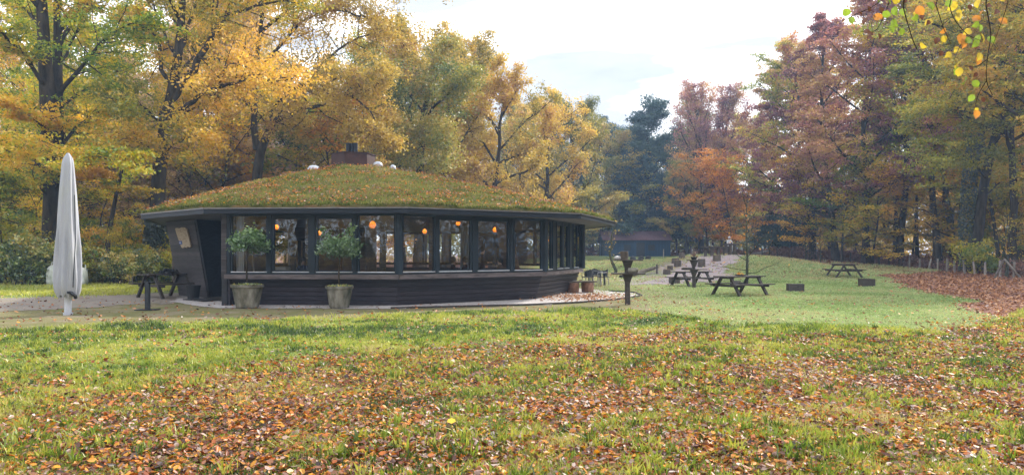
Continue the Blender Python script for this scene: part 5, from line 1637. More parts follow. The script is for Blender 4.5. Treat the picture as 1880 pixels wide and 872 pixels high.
# mid-left oaks stepping down to the right
plant('oakA', "oak_tree", (px(820, 57), 57), 'ochre', "tall ochre oak, highest crown left of the open sky", sc_=.94, rz=.6)
plant('oakB', "oak_tree", (px(905, 60), 60), 'ochre', "ochre oak whose dark limbs fan out right of the roof crown", sc_=.92, rz=2.0)
plant('oakA', "oak_tree", (px(880, 68), 68), 'ochre', "tan-brown oak crown behind the fanning limbs", sc_=1.08, rz=3.3)
plant('oakB', "oak_tree", (px(1000, 70), 70), 'ochre', "greyish ochre oak at the lower right end of the left-hand row", sc_=.90, rz=4.2)
plant('oakA', "oak_tree", (px(1045, 78), 78), 'olive', "hazy olive oak above the pavilion's right eave", sc_=.86, rz=5.1)
plant('oakA', "oak_tree", (px(735, 64), 64), 'ochre', "ochre oak behind the olive hanging crown", sc_=1.14, rz=1.4)
plant('oakB', "oak_tree", (px(960, 86), 86), 'ochre', "distant ochre oak filling the gap behind the row of oaks", sc_=1.0)
plant('youngA', "hazel_tree", (px(1040, 70), 70), 'olive', "small olive tree with round crown on the lawn under the right eave", sc_=.85)
plant('oakB', "alder_tree", (px(1105, 100), 100), 'olive', "pale hazy tree left of the blue-green trees", sc_=1.02)
plant('coneA', "alder_tree", (px(1128, 104), 104), 'hazegreen', "blue-green tree with drooping top left behind the barn", sc_=(1.6, 1.6, 1.10))
plant('coneA', "alder_tree", (px(1188, 101), 101), 'hazegreen', "tallest dark blue-green tree standing right behind the barn", sc_=(1.75, 1.75, 1.30), rz=1.0)
plant('coneA', "alder_tree", (px(1165, 110), 110), 'hazegreen', "dark blue-green tree between the two others behind the barn", sc_=(1.9, 1.9, 1.12), rz=2.5)
plant('oakB', "alder_tree", (px(1226, 106), 106), 'hazegreen', "rounded blue-green tree at the right end of the barn", sc_=1.0, rz=2.5)
plant('upright', "copper_beech", (px(1288, 96), 96), 'copper', "copper-red beech with upswept bare branches in the centre distance", sc_=1.02, rz=.4)
plant('upright', "copper_beech", (px(1335, 100), 100), 'copper', "second copper-red beech just right of the upswept one", sc_=1.02, rz=2.9)
plant('youngA', "beech_tree", (px(1300, 88), 88), 'orange', "low orange beech boughs under the copper beech", sc_=1.5)
plant('youngA', "beech_tree", (px(1345, 84), 84), 'orange', "orange-yellow beech foliage behind the slab tables", sc_=1.35, rz=2)
plant('oakA', "oak_tree", (px(1262, 92), 92), 'olive', "dark crooked oak with bare low limbs right of the barn", sc_=.62, rz=2.2)
plant('oakA', "oak_tree", (px(1390, 112), 112), 'beechyellow', "yellow crown rising right of the copper beeches", sc_=1.15, rz=2.2)
# right-hand wall of beeches, far to near
RW = [('beechA', 1415, 94, 'copper', 1.04, "pinkish brown beech where the right-hand wood begins", 0.3),
      ('beechB', 1445, 86, 'copper', 1.00, "purplish beech with dark stem at the wood edge, second from the gap", 1.0),
      ('beechA', 1492, 78, 'beechmix', .98, "mixed green and rust beech third along the right-hand wood edge", 2.0),
      ('beechB', 1535, 72, 'copper', 1.08, "purple-brown beech with high shoulder in the right-hand wood", 3.0),
      ('beechA', 1590, 68, 'copper', 1.03, "copper-purple beech above the end-on picnic table", 4.0),
      ('beechC', 1650, 68, 'beechmix', 1.12, "green-brown beech hanging low over the fence", 5.0),
      ('beechC', 1722, 63, 'beechyellow', 1.05, "beech with thick leaning stem behind the pale fence posts", 1.6),
      ('beechC', 1752, 65, 'beechmix', 1.0, "beech close right of the thick leaning stem", 2.4),
      ('beechC', 1860, 52, 'beechmix', .96, "beech with slim stem at the right picture edge", 3.9),
      ('beechC', 1905, 44, 'beechyellow', .92, "yellow-green beech reaching in from outside the right edge", .9)]
for kind, xp, d, pal, s_, lab, rz in RW:
    plant(kind, "beech_tree", (px(xp, d), d), pal, lab, sc_=s_, rz=rz)
# near right tree with its strong fork
D4 = 55.0
l4 = (px(1792, D4), D4, 0.0)
tr4 = rel(l4, L3(D4, [(1788, 505, 0), (1797, 420, 0), (1806, 340, 0), (1824, 260, 0), (1830, 235, 0)]))
limbs4 = [lb(l4, D4, [(1830, 235, 0), (1838, 190, 0), (1842, 130, 0), (1830, 60, -.5), (1826, 0, -1)], .20),
          lb(l4, D4, [(1828, 240, 0), (1850, 205, -1), (1868, 160, -2), (1886, 130, -3)], .18),
          lb(l4, D4, [(1822, 268, 0), (1850, 230, -1), (1880, 195, -2), (1920, 160, -3)], .14),
          lb(l4, D4, [(1830, 235, 0), (1815, 180, -2), (1780, 140, -5), (1740, 120, -7)], .14),
          lb(l4, D4, [(1826, 250, 0), (1790, 210, -2), (1740, 190, -4), (1690, 200, -6)], .13),
          lb(l4, D4, [(1840, 150, 0), (1800, 90, -3), (1740, 50, -6), (1680, 40, -8)], .13),
          lb(l4, D4, [(1838, 100, 0), (1870, 50, -3), (1890, 0, -5), (1900, -60, -6)], .13),
          lb(l4, D4, [(1812, 330, 0), (1780, 290, -2), (1740, 280, -4), (1700, 300, -6)], .08),
          lb(l4, D4, [(1806, 360, 0), (1840, 330, -2), (1870, 325, -4), (1900, 335, -5)], .07),
          lb(l4, D4, [(1830, 60, 0), (1790, 0, -3), (1740, -40, -5), (1690, -60, -7)], .12)]
custom_tree(304, "beech_tree", l4, "near beech with ivy-clad leaning trunk forking below the hanging branch, at right",
            [(tr4, .44, .26)], limbs4, 'beechyellow', 56000, .092, .28, .35, dict(BEECH, n_sub=12, n_twig=8), tone0=.4,
            ivy=([(-.3, .6, 0), (-.35, .6, 4), (-.1, .6, 8), (.5, .6, 12)], .42, .35, .95))
# slimmer woodland stems with foliage between and behind
LAND = [(-110, "at the left picture edge"), (34, "just left of the parasol"), (95, "in line with the parasol"), (150, "just right of the parasol"), (215, "left of the great oak's trunk"),
        (265, "in line with the great oak's trunk"), (315, "right of the great oak's trunk"), (385, "between the great oak and the forked oak"), (450, "in line with the forked oak"), (525, "above the roof's left slope"),
        (605, "behind the roof crown"), (692, "right of the roof crown"), (800, "above the roof's right slope"), (905, "above the windows right of the corner"), (1010, "above the pavilion's right end"), (1085, "past the right eave tip"),
        (1135, "behind the barn"), (1235, "right of the barn"), (1295, "behind the slab tables"), (1362, "right of the slab tables"), (1440, "behind the ivied beech"), (1505, "behind the end-on picnic table"),
        (1580, "right of the end-on picnic table"), (1650, "behind the darker fence posts"), (1715, "behind the thick leaning stem"), (1765, "behind the ivy-clad forking beech"), (1830, "behind the crooked tree at the right"), (1885, "at the right picture edge")]
PALW = {'tan': 'pale tan', 'hazegreen': 'blue-green', 'yellow': 'bright yellow', 'golden': 'golden', 'yellowgreen': 'yellow-green', 'orange': 'orange', 'ochre': 'ochre', 'olive': 'olive', 'beechmix': 'green and rust', 'beechyellow': 'yellow', 'copper': 'purple-brown', 'bramble': 'dark green', 'bracken': 'dead brown'}
ORD = ["nearest", "second", "third", "fourth", "fifth", "sixth", "seventh", "eighth", "ninth", "tenth"]
pend = []
def plan(kind, name, x_, y_, pal, what, s_, group, cat="tree"):
    xp = 940 + x_ / y_ * FPX
    if xp < -110 or xp > 1990: return
    lm_ = [t_ for c_, t_ in LAND if c_ <= xp][-1]
    pend.append((lm_, PALW[pal], what, y_, (kind, name, x_, y_, pal, s_, group, cat)))
g = random.Random(77)
DEEP = [("slender trees deep in the left-hand wood", -52, -22, 48, 82, 25, 'golden'),
        ("slender trees deep in the wood behind the pavilion", -24, -2, 60, 96, 22, 'ochre'),
        ("slender trees deep in the right-hand wood", 42, 76, 56, 94, 26, 'beechmix'),
        ("slender trees closing the far end of the clearing", -2, 40, 104, 128, 24, 'beechmix')]
pals = {'golden': ['golden', 'yellowgreen', 'yellow', 'tan', 'tan'], 'ochre': ['tan', 'yellow', 'yellowgreen', 'ochre'], 'beechmix': ['beechmix', 'beechyellow', 'yellowgreen', 'yellow', 'beechyellow']}
for grp, x0, x1, y0, y1, n_, pk in DEEP:
    for i in range(n_):
        x_ = x0 + (x1 - x0) * ((i * .618 + g.random() * .1) % 1); y_ = y0 + (y1 - y0) * ((i + g.random()) / n_)
        if x0 == 42: x_ = 40 + (x_ - 42) * (.3 + .7 * (y_ - 40) / 50)
        plan(g.choice(['slimA', 'slimB', 'slimA', 'beechB'] if n_ > 23 and x0 < 0 or x0 == 42 else ['slimA', 'slimB', 'oakB']), "woodland_tree", x_, y_, g.choice(pals[pk] if not (x0 == -2 and x_ / y_ < .28) else ['olive', 'hazegreen']), "slender tree deep in the wood", g.uniform(.8, 1.12), grp)
# younger understory, left side: each to its own label where it shows
UL = [(12, 35, 'youngB', 'yellowgreen', .8, "yellow-green sapling at the left picture edge"),
      (60, 41, 'youngA', 'golden', .85, "golden sapling left of the parasol"),
      (172, 43, 'youngA', 'golden', .8, "golden sapling right of the parasol top"),
      (232, 37, 'youngB', 'yellowgreen', .48, "low yellow-green maple left of the great oak's trunk"),
      (345, 50, 'youngA', 'tan', 1.2, "tan sapling just right of the great oak"),
      (395, 54, 'youngA', 'tan', 1.3, "tan sapling between the two oaks"),
      (430, 58, 'youngB', 'yellow', 1.6, "yellow sapling left of the forked oak"),
      (240, 56, 'youngA', 'yellow', 1.2, "yellow sapling glimpsed left of the great oak")]
for xp, d, kind, pal, s_, lab in UL:
    plant(kind, "sapling", (px(xp, d), d), pal, lab, sc_=s_, g=g)
g = random.Random(5)
for i in range(16):
    d = 46 + i * 1.9; xp = (i * 137) % 520 - 20
    plan('youngA' if i % 2 else 'youngB', "sapling", px(xp, d), d, ['golden', 'yellowgreen', 'tan', 'yellow'][i % 4], "young tree in the undergrowth", g.uniform(1.1, 1.7), "young trees under the left-hand wood")
for i in range(22):
    y_ = 50 + i * 2.3; x_ = 40 + g.uniform(0, 14)
    plan('youngA' if i % 2 else 'youngB', "sapling", x_, y_, ['yellow', 'beechyellow', 'yellow', 'yellowgreen'][i % 4], "young beech in the undergrowth", g.uniform(1.0, 1.6), "young beeches under the right-hand wood")
for i in range(12):
    y_ = 96 + g.uniform(0, 14); x_ = 4 + i * 2.9
    plan('youngA' if i % 2 else 'youngB', "sapling", x_, y_, ['olive', 'hazegreen' if i < 8 else 'beechyellow', 'beechyellow' if i > 6 else 'olive'][i % 3], "young tree at the far end", g.uniform(1.1, 1.8), "young trees at the far end of the clearing")
# bushes along the left border
g = random.Random(21)
for i in range(30):
    xp = -60 + i * 13.5; d = 35.5 + g.uniform(0, 2.8) + max(0, (xp - 250)) * .02
    k = ['shrubB', 'shrubC', 'shrubA'][i % 3]
    plan(k, "bush", px(xp, d), d, ['bramble', 'bramble', 'olive', 'yellowgreen'][i % 4], "bush in the border along the grass", g.uniform(.6, .95) * (.75 if k == 'shrubA' else 1), "bushes bordering the grass at left", "bush")
for i in range(26):
    xp = -60 + i * 20; d = 40 + g.uniform(0, 6)
    plan(['shrubA', 'shrubB'][i % 2], "bush", px(xp, d), d, ['bramble', 'olive', 'golden', 'yellowgreen'][i % 4], "taller bush behind the border", g.uniform(.8, 1.2), "taller bushes behind the border", "bush")
from collections import defaultdict
buck = defaultdict(list)
for e in pend: buck[e[:3]].append(e)
g = random.Random(3)
for (lm_, pw, what), es in buck.items():
    es.sort(key=lambda e: e[3])
    for i, e in enumerate(es):
        kind, name, x_, y_, pal, s_, grp, cat = e[4]
        lab = (pw + " " + what + " " + lm_) if len(es) == 1 else (ORD[min(i, 9)] + " " + pw + " " + what + " " + lm_)
        if len(lab.replace("-", " ").split()) > 14: lab = lab.replace(" in the undergrowth", "").replace(" deep in the wood", "").replace(" behind the border", " behind")
        plant(kind, name, (x_, y_), pal, lab, cat=cat, sc_=s_, group=grp, g=g)
g = random.Random(21)
plant('shrubB', "bush", (px(40, 34), 34), 'bramble', "large dark bramble bush left of the bulk bags", cat="bush", sc_=1.1)
plant('shrubB', "bush", (px(75, 34.6), 34.6), 'bramble', "dark bramble mound just behind the greenish bulk bag", cat="bush", sc_=1.0)
plant('shrubA', "bush", (px(215, 34.5), 34.5), 'bramble', "leafy green bush with pale leaves right of the parasol", cat="bush", sc_=.6)
plant('shrubB', "bush", (px(1797, 52), 52), 'yellowgreen', "bright green bush before the ivy-clad trunk at right", cat="bush", sc_=1.1)
plant('shrubA', "holly_bush", (px(1455, 84), 84), 'hazegreen', "dark layered evergreen bush at the foot of the ivied beech", cat="bush", sc_=1.9)
plant('shrubA', "holly_bush", (px(1420, 88), 88), 'hazegreen', "dark evergreen bush left of the layered one", cat="bush", sc_=1.7)
for i, (xp, d, k, pal, s_, lab) in enumerate(((1487, 74, 'youngA', 'yellow', 1.35, "yellow beech spray hanging low at the wood edge left of the end-on table"),
        (1545, 70, 'youngA', 'yellowgreen', 1.3, "yellow-green beech spray above the end-on picnic table"), (1600, 66, 'youngB', 'yellow', 1.5, "yellow beech spray right above the pale block on the lawn"),
        (1838, 58, 'youngB', 'yellowgreen', 1.0, "bright yellow-green young tree behind the fence brace"), (1872, 60, 'youngA', 'yellow', 1.4, "yellow young tree behind the fence at the right picture edge"),
        (1570, 84, 'youngA', 'yellowgreen', 1.8, "tall yellow-green young tree deep behind the end-on picnic table"), (1520, 90, 'youngA', 'yellow', 1.9, "tall yellow young tree deep in the wood behind the ivied beech"))):
    plant(k, "young_beech", (px(xp, d), d), pal, lab, sc_=s_, g=g)
# brown bramble thicket behind the fence: nobody could count it
def thicket(name, label, pts, n_, h_, pal, size, cat="undergrowth"):
    g = np.random.default_rng(len(label))
    Pn = np.array(pts, float)
    f = g.random(n_) * (len(Pn) - 1)
    X = np.interp(f, np.arange(len(Pn)), Pn[:, 0]) + g.random(n_) ** .8 * np.interp(f, np.arange(len(Pn)), Pn[:, 2])
    Y = np.interp(f, np.arange(len(Pn)), Pn[:, 1]) + g.normal(0, .5, n_)
    hh = h_ * (.35 + .75 * vnoise(X, Y, 1.6, 55))
    Z = terrain(X, Y) + hh * g.random(n_) ** .8
    V, F = leaf_quads(g, np.column_stack([X, Y, Z]), size, .0, .3)
    o = link(name, np_mesh(name, V, F, LM[pal], g.random(n_)))
    tag(o, label, cat, kind='stuff'); return o
thicket("undergrowth", "reddish brown bramble thicket behind the wire fence", [(35.6, 38, 8), (35.0, 44, 8), (35.8, 50, 8), (37.0, 56, 8), (38.0, 62, 9), (36.8, 68, 9), (35.1, 74, 8), (32.6, 80, 8), (29.5, 84, 8), (24, 86, 8)], 70000, 1.35, 'bracken', .11)
thicket("undergrowth", "low brown growth along the far end of the clearing", [(-4, 98, 6), (4, 99, 6), (12, 100, 6), (20, 99, 6), (27, 94, 6)], 9000, 1.3, 'bracken', .14)
thicket("undergrowth", "brown leafy growth on the wood floor at left", [(-46, 37, 9), (-36, 38, 9), (-28, 39, 9), (-22, 41, 9), (-17, 44, 9)], 22000, .8, 'bracken', .08)

# the far-off wood beyond, one mass
def far_wood(name, label, arc, n_, h_, pal, size, seed):
    g = np.random.default_rng(seed)
    Pn = np.array(arc, float)
    f = g.random(n_) * (len(Pn) - 1)
    X = np.interp(f, np.arange(len(Pn)), Pn[:, 0]) + g.normal(0, 3, n_)
    Y = np.interp(f, np.arange(len(Pn)), Pn[:, 1]) + g.normal(0, 3, n_)
    hh = h_ * (.6 + .5 * vnoise(X, Y, 9, seed) + .15 * vnoise(X, Y, 3, seed + 1))
    Z = terrain(X, Y) + hh * g.random(n_) ** .9
    V, F = leaf_quads(g, np.column_stack([X, Y, Z]), size, .3, .6)
    tone = np.clip(.6 * vnoise(X, Y + Z, 3.5, seed + 2) + .4 * g.random(n_), 0, 1)
    o = link(name, np_mesh(name, V, F, LM[pal], tone))
    tag(o, label, "wood", kind='stuff')
far_wood("far_wood", "yellow-brown depth of the wood closing the view on the right", [(58, 38), (70, 60), (84, 90), (78, 120), (62, 136)], 60000, 16, 'yellow', .30, 1)
far_wood("far_wood", "hazy depth of the wood closing the far end of the clearing", [(62, 136), (40, 140), (10, 142), (-20, 132)], 46000, 15, 'olive', .34, 2)
far_wood("far_wood", "autumn wood behind the viewpoint, mirrored in the windows", [(-60, -20), (-40, -42), (0, -50), (40, -44), (62, -18), (64, 8), (60, 36)], 60000, 18, 'ochre', .32, 4)
far_wood("far_wood", "golden brown depth of the wood closing the view on the left", [(-20, 132), (-44, 110), (-62, 84), (-64, 60), (-58, 44)], 60000, 15, 'tan', .30, 3)

# young bare trees on the lawn
def bare_tree(seed, loc_, label, H_, r_, sp, leaves_=60, pal='orange', pts=None):
    B = TreeB(seed); g = B.g
    tp_ = pts or [(0, 0, -.1), (.03, 0, H_ * .3), (-.03, .02, H_ * .6), (.02, 0, H_)]
    B.W.add(tp_, np.linspace(r_, .012, len(tp_)), 7)
    P_ = np.array(tp_)
    for i in range(22):
        f = .14 + .8 * i / 22
        k = f * (len(tp_) - 1); k0 = int(k); p = P_[k0] * (1 - k + k0) + P_[min(k0 + 1, len(P_) - 1)] * (k - k0)
        a = i * 2.4 + g.gauss(0, .3); e = .25 + .5 * f
        L_ = sp * (1.1 - f * .75) * g.uniform(.6, 1.1)
        b_ = B.path(tuple(p), (math.cos(a) * math.cos(e), math.sin(a) * math.cos(e), math.sin(e)), L_, 4, .2, .06)
        B.W.add(b_, np.linspace(.024, .007, 5), 4)
        for j in range(4):
            q = b_[1 + j % 4]
            t2_ = B.path(q, (g.gauss(0, 1), g.gauss(0, 1), .4), L_ * .35, 2, .2, .05)
            B.W.add(t2_, [.006, .005, .003], 3); B.tw.append((t2_[0], t2_[-1], g.random()))
    t = thing("young_tree", label, "young tree", loc_)
    B.W.link("trunk", M['bark_green'], t)
    cm = B.leaves(leaves_, .06, .15, .6); cm.materials.append(LM[pal]); link("crown", cm, t)
bare_tree(401, at(1371, 36.5), "leafless young tree rising behind the large picnic table", 4.9, .085, 2.0, 70)
bare_tree(402, at(1412, 66), "thin sapling on the mound right of the tables", 3.2, .05, .9, 50)
bare_tree(403, at(1479, 72), "thin bare sapling left of two at the fence end", 3.4, .05, .9, 60)
bare_tree(404, at(1506, 66), "thin bare sapling right of two at the fence end", 3.4, .05, .9, 60)
cl = at(1128, 50)
def c3(x, y, d=50): return (px(x, d) - cl[0], d - cl[1], pz(y, d) - cl[2])
bare_tree(405, cl, "crooked thin tree bending beneath the pavilion's right eave tip", 4, .14, 1.0, 120, 'ochre', [(0, 0, -.1), c3(1131, 497), c3(1124, 482), c3(1119, 465), c3(1123, 455), c3(1122, 440), c3(1126, 420), c3(1125, 395), c3(1130, 360)])
ct = at(1848, 47)
def c4(x, y, d=47): return (px(x, d) - ct[0], d - ct[1], pz(y, d) - ct[2])
bare_tree(406, ct, "thin crooked tree leaning left above the fence brace at the right edge", 4, .12, 1.6, 260, 'beechyellow', [(0, 0, -.1), c4(1850, 480), c4(1842, 460), c4(1838, 443), c4(1846, 432), c4(1850, 410), c4(1848, 380)])

# trees behind the viewpoint (the windows mirror them)
g = random.Random(31)
for i, (x_, y_, k, pal, s_) in enumerate(((-22, -14, 'oakA', 'ochre', 1.0), (-10, -22, 'beechA', 'golden', .9), (2, -17, 'oakB', 'orange', 1.0), (13, -20, 'beechB', 'beechyellow', .9), (24, -12, 'oakA', 'golden', 1.0), (37, -2, 'beechA', 'beechmix', .85), (41, 8, 'beechB', 'beechyellow', .8), (40, 18, 'beechA', 'golden', .78), (43, 27, 'beechB', 'beechmix', .8), (48, -10, 'oakA', 'ochre', .95), (50, 14, 'oakB', 'orange', .95), (-34, -4, 'oakB', 'golden', .95), (9.5, -8.5, 'beechB', 'beechyellow', .8))):
    plant(k, "backing_tree", (x_, y_), pal, "autumn tree behind the viewpoint, seen only as a reflection in the windows", sc_=s_, group="trees mirrored in the windows", g=g)

# ------------------------------------------------------------------ grass and fallen leaves
def blades(name, X, Y, Z, hgt, wid, mat, tone, lean=.5, seed=1):
    g = np.random.default_rng(seed)
    n_ = len(X)
    a = g.random(n_) * 2 * PI
    la = g.random(n_) * 2 * PI; lm = np.abs(g.normal(0, lean, n_)) * hgt
    V = np.empty((n_, 4, 3))
    ux, uy = np.cos(a) * wid * .5, np.sin(a) * wid * .5
    mx_, my_ = np.cos(la) * lm, np.sin(la) * lm
    base = np.stack([X, Y, Z - .01], -1)
    mid = base + np.stack([mx_ * .35, my_ * .35, hgt * .62], -1)
    top = base + np.stack([mx_, my_, hgt * 1.0], -1)
    w3 = np.stack([ux, uy, np.zeros(n_)], -1)
    V[:, 0] = base; V[:, 1] = mid + w3; V[:, 2] = top; V[:, 3] = mid - w3
    F = np.arange(n_ * 4).reshape(n_, 4)
    return np_mesh(name, V.reshape(-1, 3), F, mat, tone)
def spread_pts(n_, y0, y1, power, seed, margin=1.12, half=.75):
    """points in the view wedge, thinning with distance"""
    g = np.random.default_rng(seed)
    u = g.random(n_)
    k = 2 - power
    Y = (y0 ** k + u * (y1 ** k - y0 ** k)) ** (1 / k)
    X = (g.random(n_) * 2 - 1) * Y * half * margin + (g.random(n_) - .5) * 1.0
    return X, Y, g

X, Y, g = spread_pts(430000, 3.6, 21.5, 1.75, 61)
r_ = rough_w(X, Y); lf = leaf_w(X, Y)
clump = vnoise(X, Y, .35, 62) * .55 + vnoise(X, Y, 1.3, 63) * .45
keep = g.random(len(X)) < r_ * np.clip(1.3 - .5 * lf + (clump - .5) * .9, .04, 1)
X, Y, clump, lf = X[keep], Y[keep], clump[keep], lf[keep]
gg = np.random.default_rng(64); n_ = len(X)
edge = np.clip(1 - (lerp_line(ROUGH, X) - Y) / 2.2, 0, 1)
h_ = (.03 + .075 * clump ** 1.5 + .06 * edge * clump) * gg.uniform(.6, 1.4, n_) * (1 - .25 * lf)
w_ = (.0055 + .0011 * np.maximum(Y - 5, 0)) * gg.uniform(.7, 1.4, n_)
dry = vnoise(X, Y, 2.3, 66)
tone = np.clip(.40 + .75 * (vnoise(X, Y, .9, 65) - .5) + .55 * (vnoise(X, Y, .22, 68) - .5) + .3 * (dry - .5) + gg.normal(0, .17, n_) + .08 * lf, 0, 1)
h_ = h_ * (.7 + .9 * vnoise(X, Y, .7, 69) ** 1.5)
o = link("long_grass", blades("long_grass", X, Y, terrain(X, Y), h_, w_, LM['grass'], tone, .7, 67))
tag(o, "rough long autumn grass in the foreground", "grass", kind='stuff')
# broad-leaved weeds and tufts in the rough grass
X, Y, g = spread_pts(6500, 4.0, 19.5, 1.3, 71)
keep = g.random(len(X)) < rough_w(X, Y) * (vnoise(X, Y, .9, 72) > .45)
X, Y = X[keep], Y[keep]
XX = np.repeat(X, 14) + g.normal(0, .035, len(X) * 14); YY = np.repeat(Y, 14) + g.normal(0, .035, len(X) * 14)
n_ = len(XX)
o = link("grass_tufts", blades("grass_tufts", XX, YY, terrain(XX, YY), np.repeat(g.uniform(.35, 1.0, len(X)) ** 2 * .11 + .025, 14) * g.uniform(.6, 1.3, n_), g.uniform(.009, .019, n_) * (1 + .03 * YY), LM['grass'], np.clip(np.repeat(g.uniform(.1, .75, len(X)), 14) + g.normal(0, .08, n_), 0, 1), .6, 73))
tag(o, "taller bright tufts standing out of the rough grass", "grass", kind='stuff')
# mown lawn
X, Y, g = spread_pts(330000, 13.5, 75, 1.55, 81)
ww = wood_w(X, Y); mo = moss_w(X, Y)
inpav = (X > -15) & (X < 3.2) & (Y > 21) & (Y < 40)
onsand = (np.abs(X - np.interp(Y, [36, 44, 50, 57, 62], [8.5, 11.6, 14, 17.8, 19])) < 2.0) & (Y > 35) & (Y < 62.5)
onpath = (X < -8.5) & (Y > 18.8) & (Y < 26.5)
keep = (g.random(len(X)) < (1 - rough_w(X, Y)) * np.clip(1 - ww * 1.1, .0, 1) * np.clip(1 - mo * 1.0, 0, 1)) & ~inpav & ~(onsand & (g.random(len(X)) < .88)) & ~(onpath & (g.random(len(X)) < .93)) & ~((Y < 26.5) & (X < 3.6) & (X > -9) & (Y > 20.6))
X, Y = X[keep], Y[keep]; n_ = len(X)
tone = np.clip(.02 + .35 * S((Y - 38) / 10) + .65 * vnoise(X, Y, 2.2, 83) + .35 * vnoise(X, Y, .3, 84) + g.normal(0, .13, n_), 0, 1)
leftside = S((-X - 6) / 4)
h_ = (.02 + .0011 * Y) * (1 + 1.6 * leftside) * g.uniform(.5, 1.4, n_) * (1 + 1.5 * (vnoise(X, Y, 3, 85) > .62) * (Y > 45))
wl = (.007 + .0012 * Y) * g.uniform(.7, 1.3, n_)
Lm = X > -7.5
for nm, mk, mt, lb_, lab in (("lawn_grass", Lm, 'lawn', .9, "short dewy mown lawn grass right of the pavilion"), ("verge_grass", ~Lm, 'grass', .7, "fresh grass strip between the path and the bramble border at left")):
    tn = tone[mk] if mt == 'lawn' else np.clip(.35 + tone[mk] * .6, 0, 1)
    o = link(nm, blades(nm, X[mk], Y[mk], terrain(X[mk], Y[mk]), h_[mk], wl[mk], LM[mt], tn, lb_, 86))
    tag(o, lab, "grass", kind='stuff')

def litter(name, X, Y, size, mat, tone, seed, zf=terrain, up=.02, tilt=.5):
    """each leaf: two halves folded along the midrib (6 points, 4 quads worth of area in 2 quads)"""
    g = np.random.default_rng(seed); n_ = len(X)
    a = g.random(n_) * 2 * PI
    N = np.stack([g.normal(0, tilt, n_), g.normal(0, tilt, n_), np.ones(n_)], -1); N /= np.linalg.norm(N, axis=1)[:, None]
    A = np.stack([np.cos(a), np.sin(a), np.zeros(n_)], -1); A -= N * (A * N).sum(1)[:, None]; A /= np.linalg.norm(A, axis=1)[:, None]
    B = np.cross(N, A)
    s_ = size[:, None]
    C = np.stack([X, Y, zf(X, Y) + up * g.uniform(.3, 2.2, n_)], -1)
    fold = g.uniform(-.15, .45, n_)[:, None]; curl = g.uniform(-.25, .35, n_)[:, None]; asp = g.uniform(.42, .68, n_)[:, None]
    V = np.empty((n_, 6, 3))
    V[:, 0] = C - A * s_ + N * s_ * curl
    V[:, 1] = C - A * s_ * .35 + B * s_ * asp + N * s_ * fold
    V[:, 2] = C + A * s_ * .45 + B * s_ * asp * .8 + N * s_ * (fold + curl * .4)
    V[:, 3] = C + A * s_ + N * s_ * curl * 1.2
    V[:, 4] = C + A * s_ * .45 - B * s_ * asp * .8 + N * s_ * fold
    V[:, 5] = C - A * s_ * .35 - B * s_ * asp + N * s_ * (fold * .8)
    F0 = np.array([[0, 3, 2, 1], [0, 5, 4, 3]])
    F = (np.arange(n_)[:, None, None] * 6 + F0[None]).reshape(-1, 4)
    return np_mesh(name, V.reshape(-1, 3), F, mat, np.repeat(tone, 2))
X, Y, g = spread_pts(265000, 3.6, 24, 1.5, 91)
w = np.clip(leaf_w(X, Y) * (.32 + .75 * (.6 * vnoise(X, Y, .5, 92) + .4 * vnoise(X, Y, .17, 93))) * (.66 + .55 * S((10 - Y) / 5)), 0, 1)
w = np.maximum(w, .05 * rough_w(X, Y)); w = np.maximum(w, .02)
keep = (g.random(len(X)) < w) & ~((X > -9) & (X < 3.2) & (Y > 21.6))
X, Y = X[keep], Y[keep]; n_ = len(X)
hot = S((X - 8) / 4) * S((Y - 13) / 2)
tone = np.clip(g.beta(1.15, 1.2, n_) + (vnoise(X, Y, 1.5, 93) - .5) * .2, 0, 1); tone = np.where(g.random(n_) < hot * .6, g.uniform(.3, .6, n_), tone)
o = link("leaf_litter", litter("leaf_litter", X, Y, (.0185 + .0006 * Y) * g.uniform(.5, 1.7, n_), LM['litter'], tone, 94, up=.022))
tag(o, "carpet of fallen orange, brown and pale leaves lying in the grass", "fallen leaves", kind='stuff')
X, Y, g = spread_pts(90000, 14.6, 75, 1.4, 95)
w = wood_w(X, Y) * .95 + .025 + .30 * (vnoise(X, Y, 4, 99) > .52) * S((Y - 40) / 10)
inpav = (X > -15) & (X < 3.2) & (Y > 20.8) & (Y < 40)
keep = (g.random(len(X)) < w) & ~inpav
X, Y = X[keep], Y[keep]; n_ = len(X)
o = link("leaf_litter", litter("leaf_litter", X, Y, (.03 + .0011 * Y) * g.uniform(.6, 1.3, n_), LM['woodlitter'], np.clip(g.random(n_) * .8 + .1, 0, 1), 96, up=.02))
tag(o, "reddish brown leaves covering the ground along the right-hand wood", "fallen leaves", kind='stuff')
# leaves blown onto the gravel
g = np.random.default_rng(98)
X = g.normal(2.6, 1.1, 900); Y = g.normal(25.4, 1.1, 900)
o = link("leaf_litter", litter("leaf_litter", X, Y, g.uniform(.035, .06, 900), LM['woodlitter'], g.uniform(.3, 1, 900), 97, up=.03))
tag(o, "scatter of brown leaves on the white gravel by the pavilion corner", "fallen leaves", kind='stuff')
# one large yellow leaf
x_, y_ = px(829, 6.25), 6.25
o = link("fallen_leaf", litter("fallen_leaf", np.array([0.0]), np.array([0.0]), np.array([.085]), leaf_mat("bright_yellow_leaf", [(.62, .45, .03), (.65, .48, .03)], .3), np.array([.5]), 2, zf=lambda a, b: np.zeros(1), up=.0, tilt=.1))
o.location = (x_, y_, tz(x_, y_) + .055); tag(o, "single large bright yellow leaf lying in the middle of the foreground", "leaf")

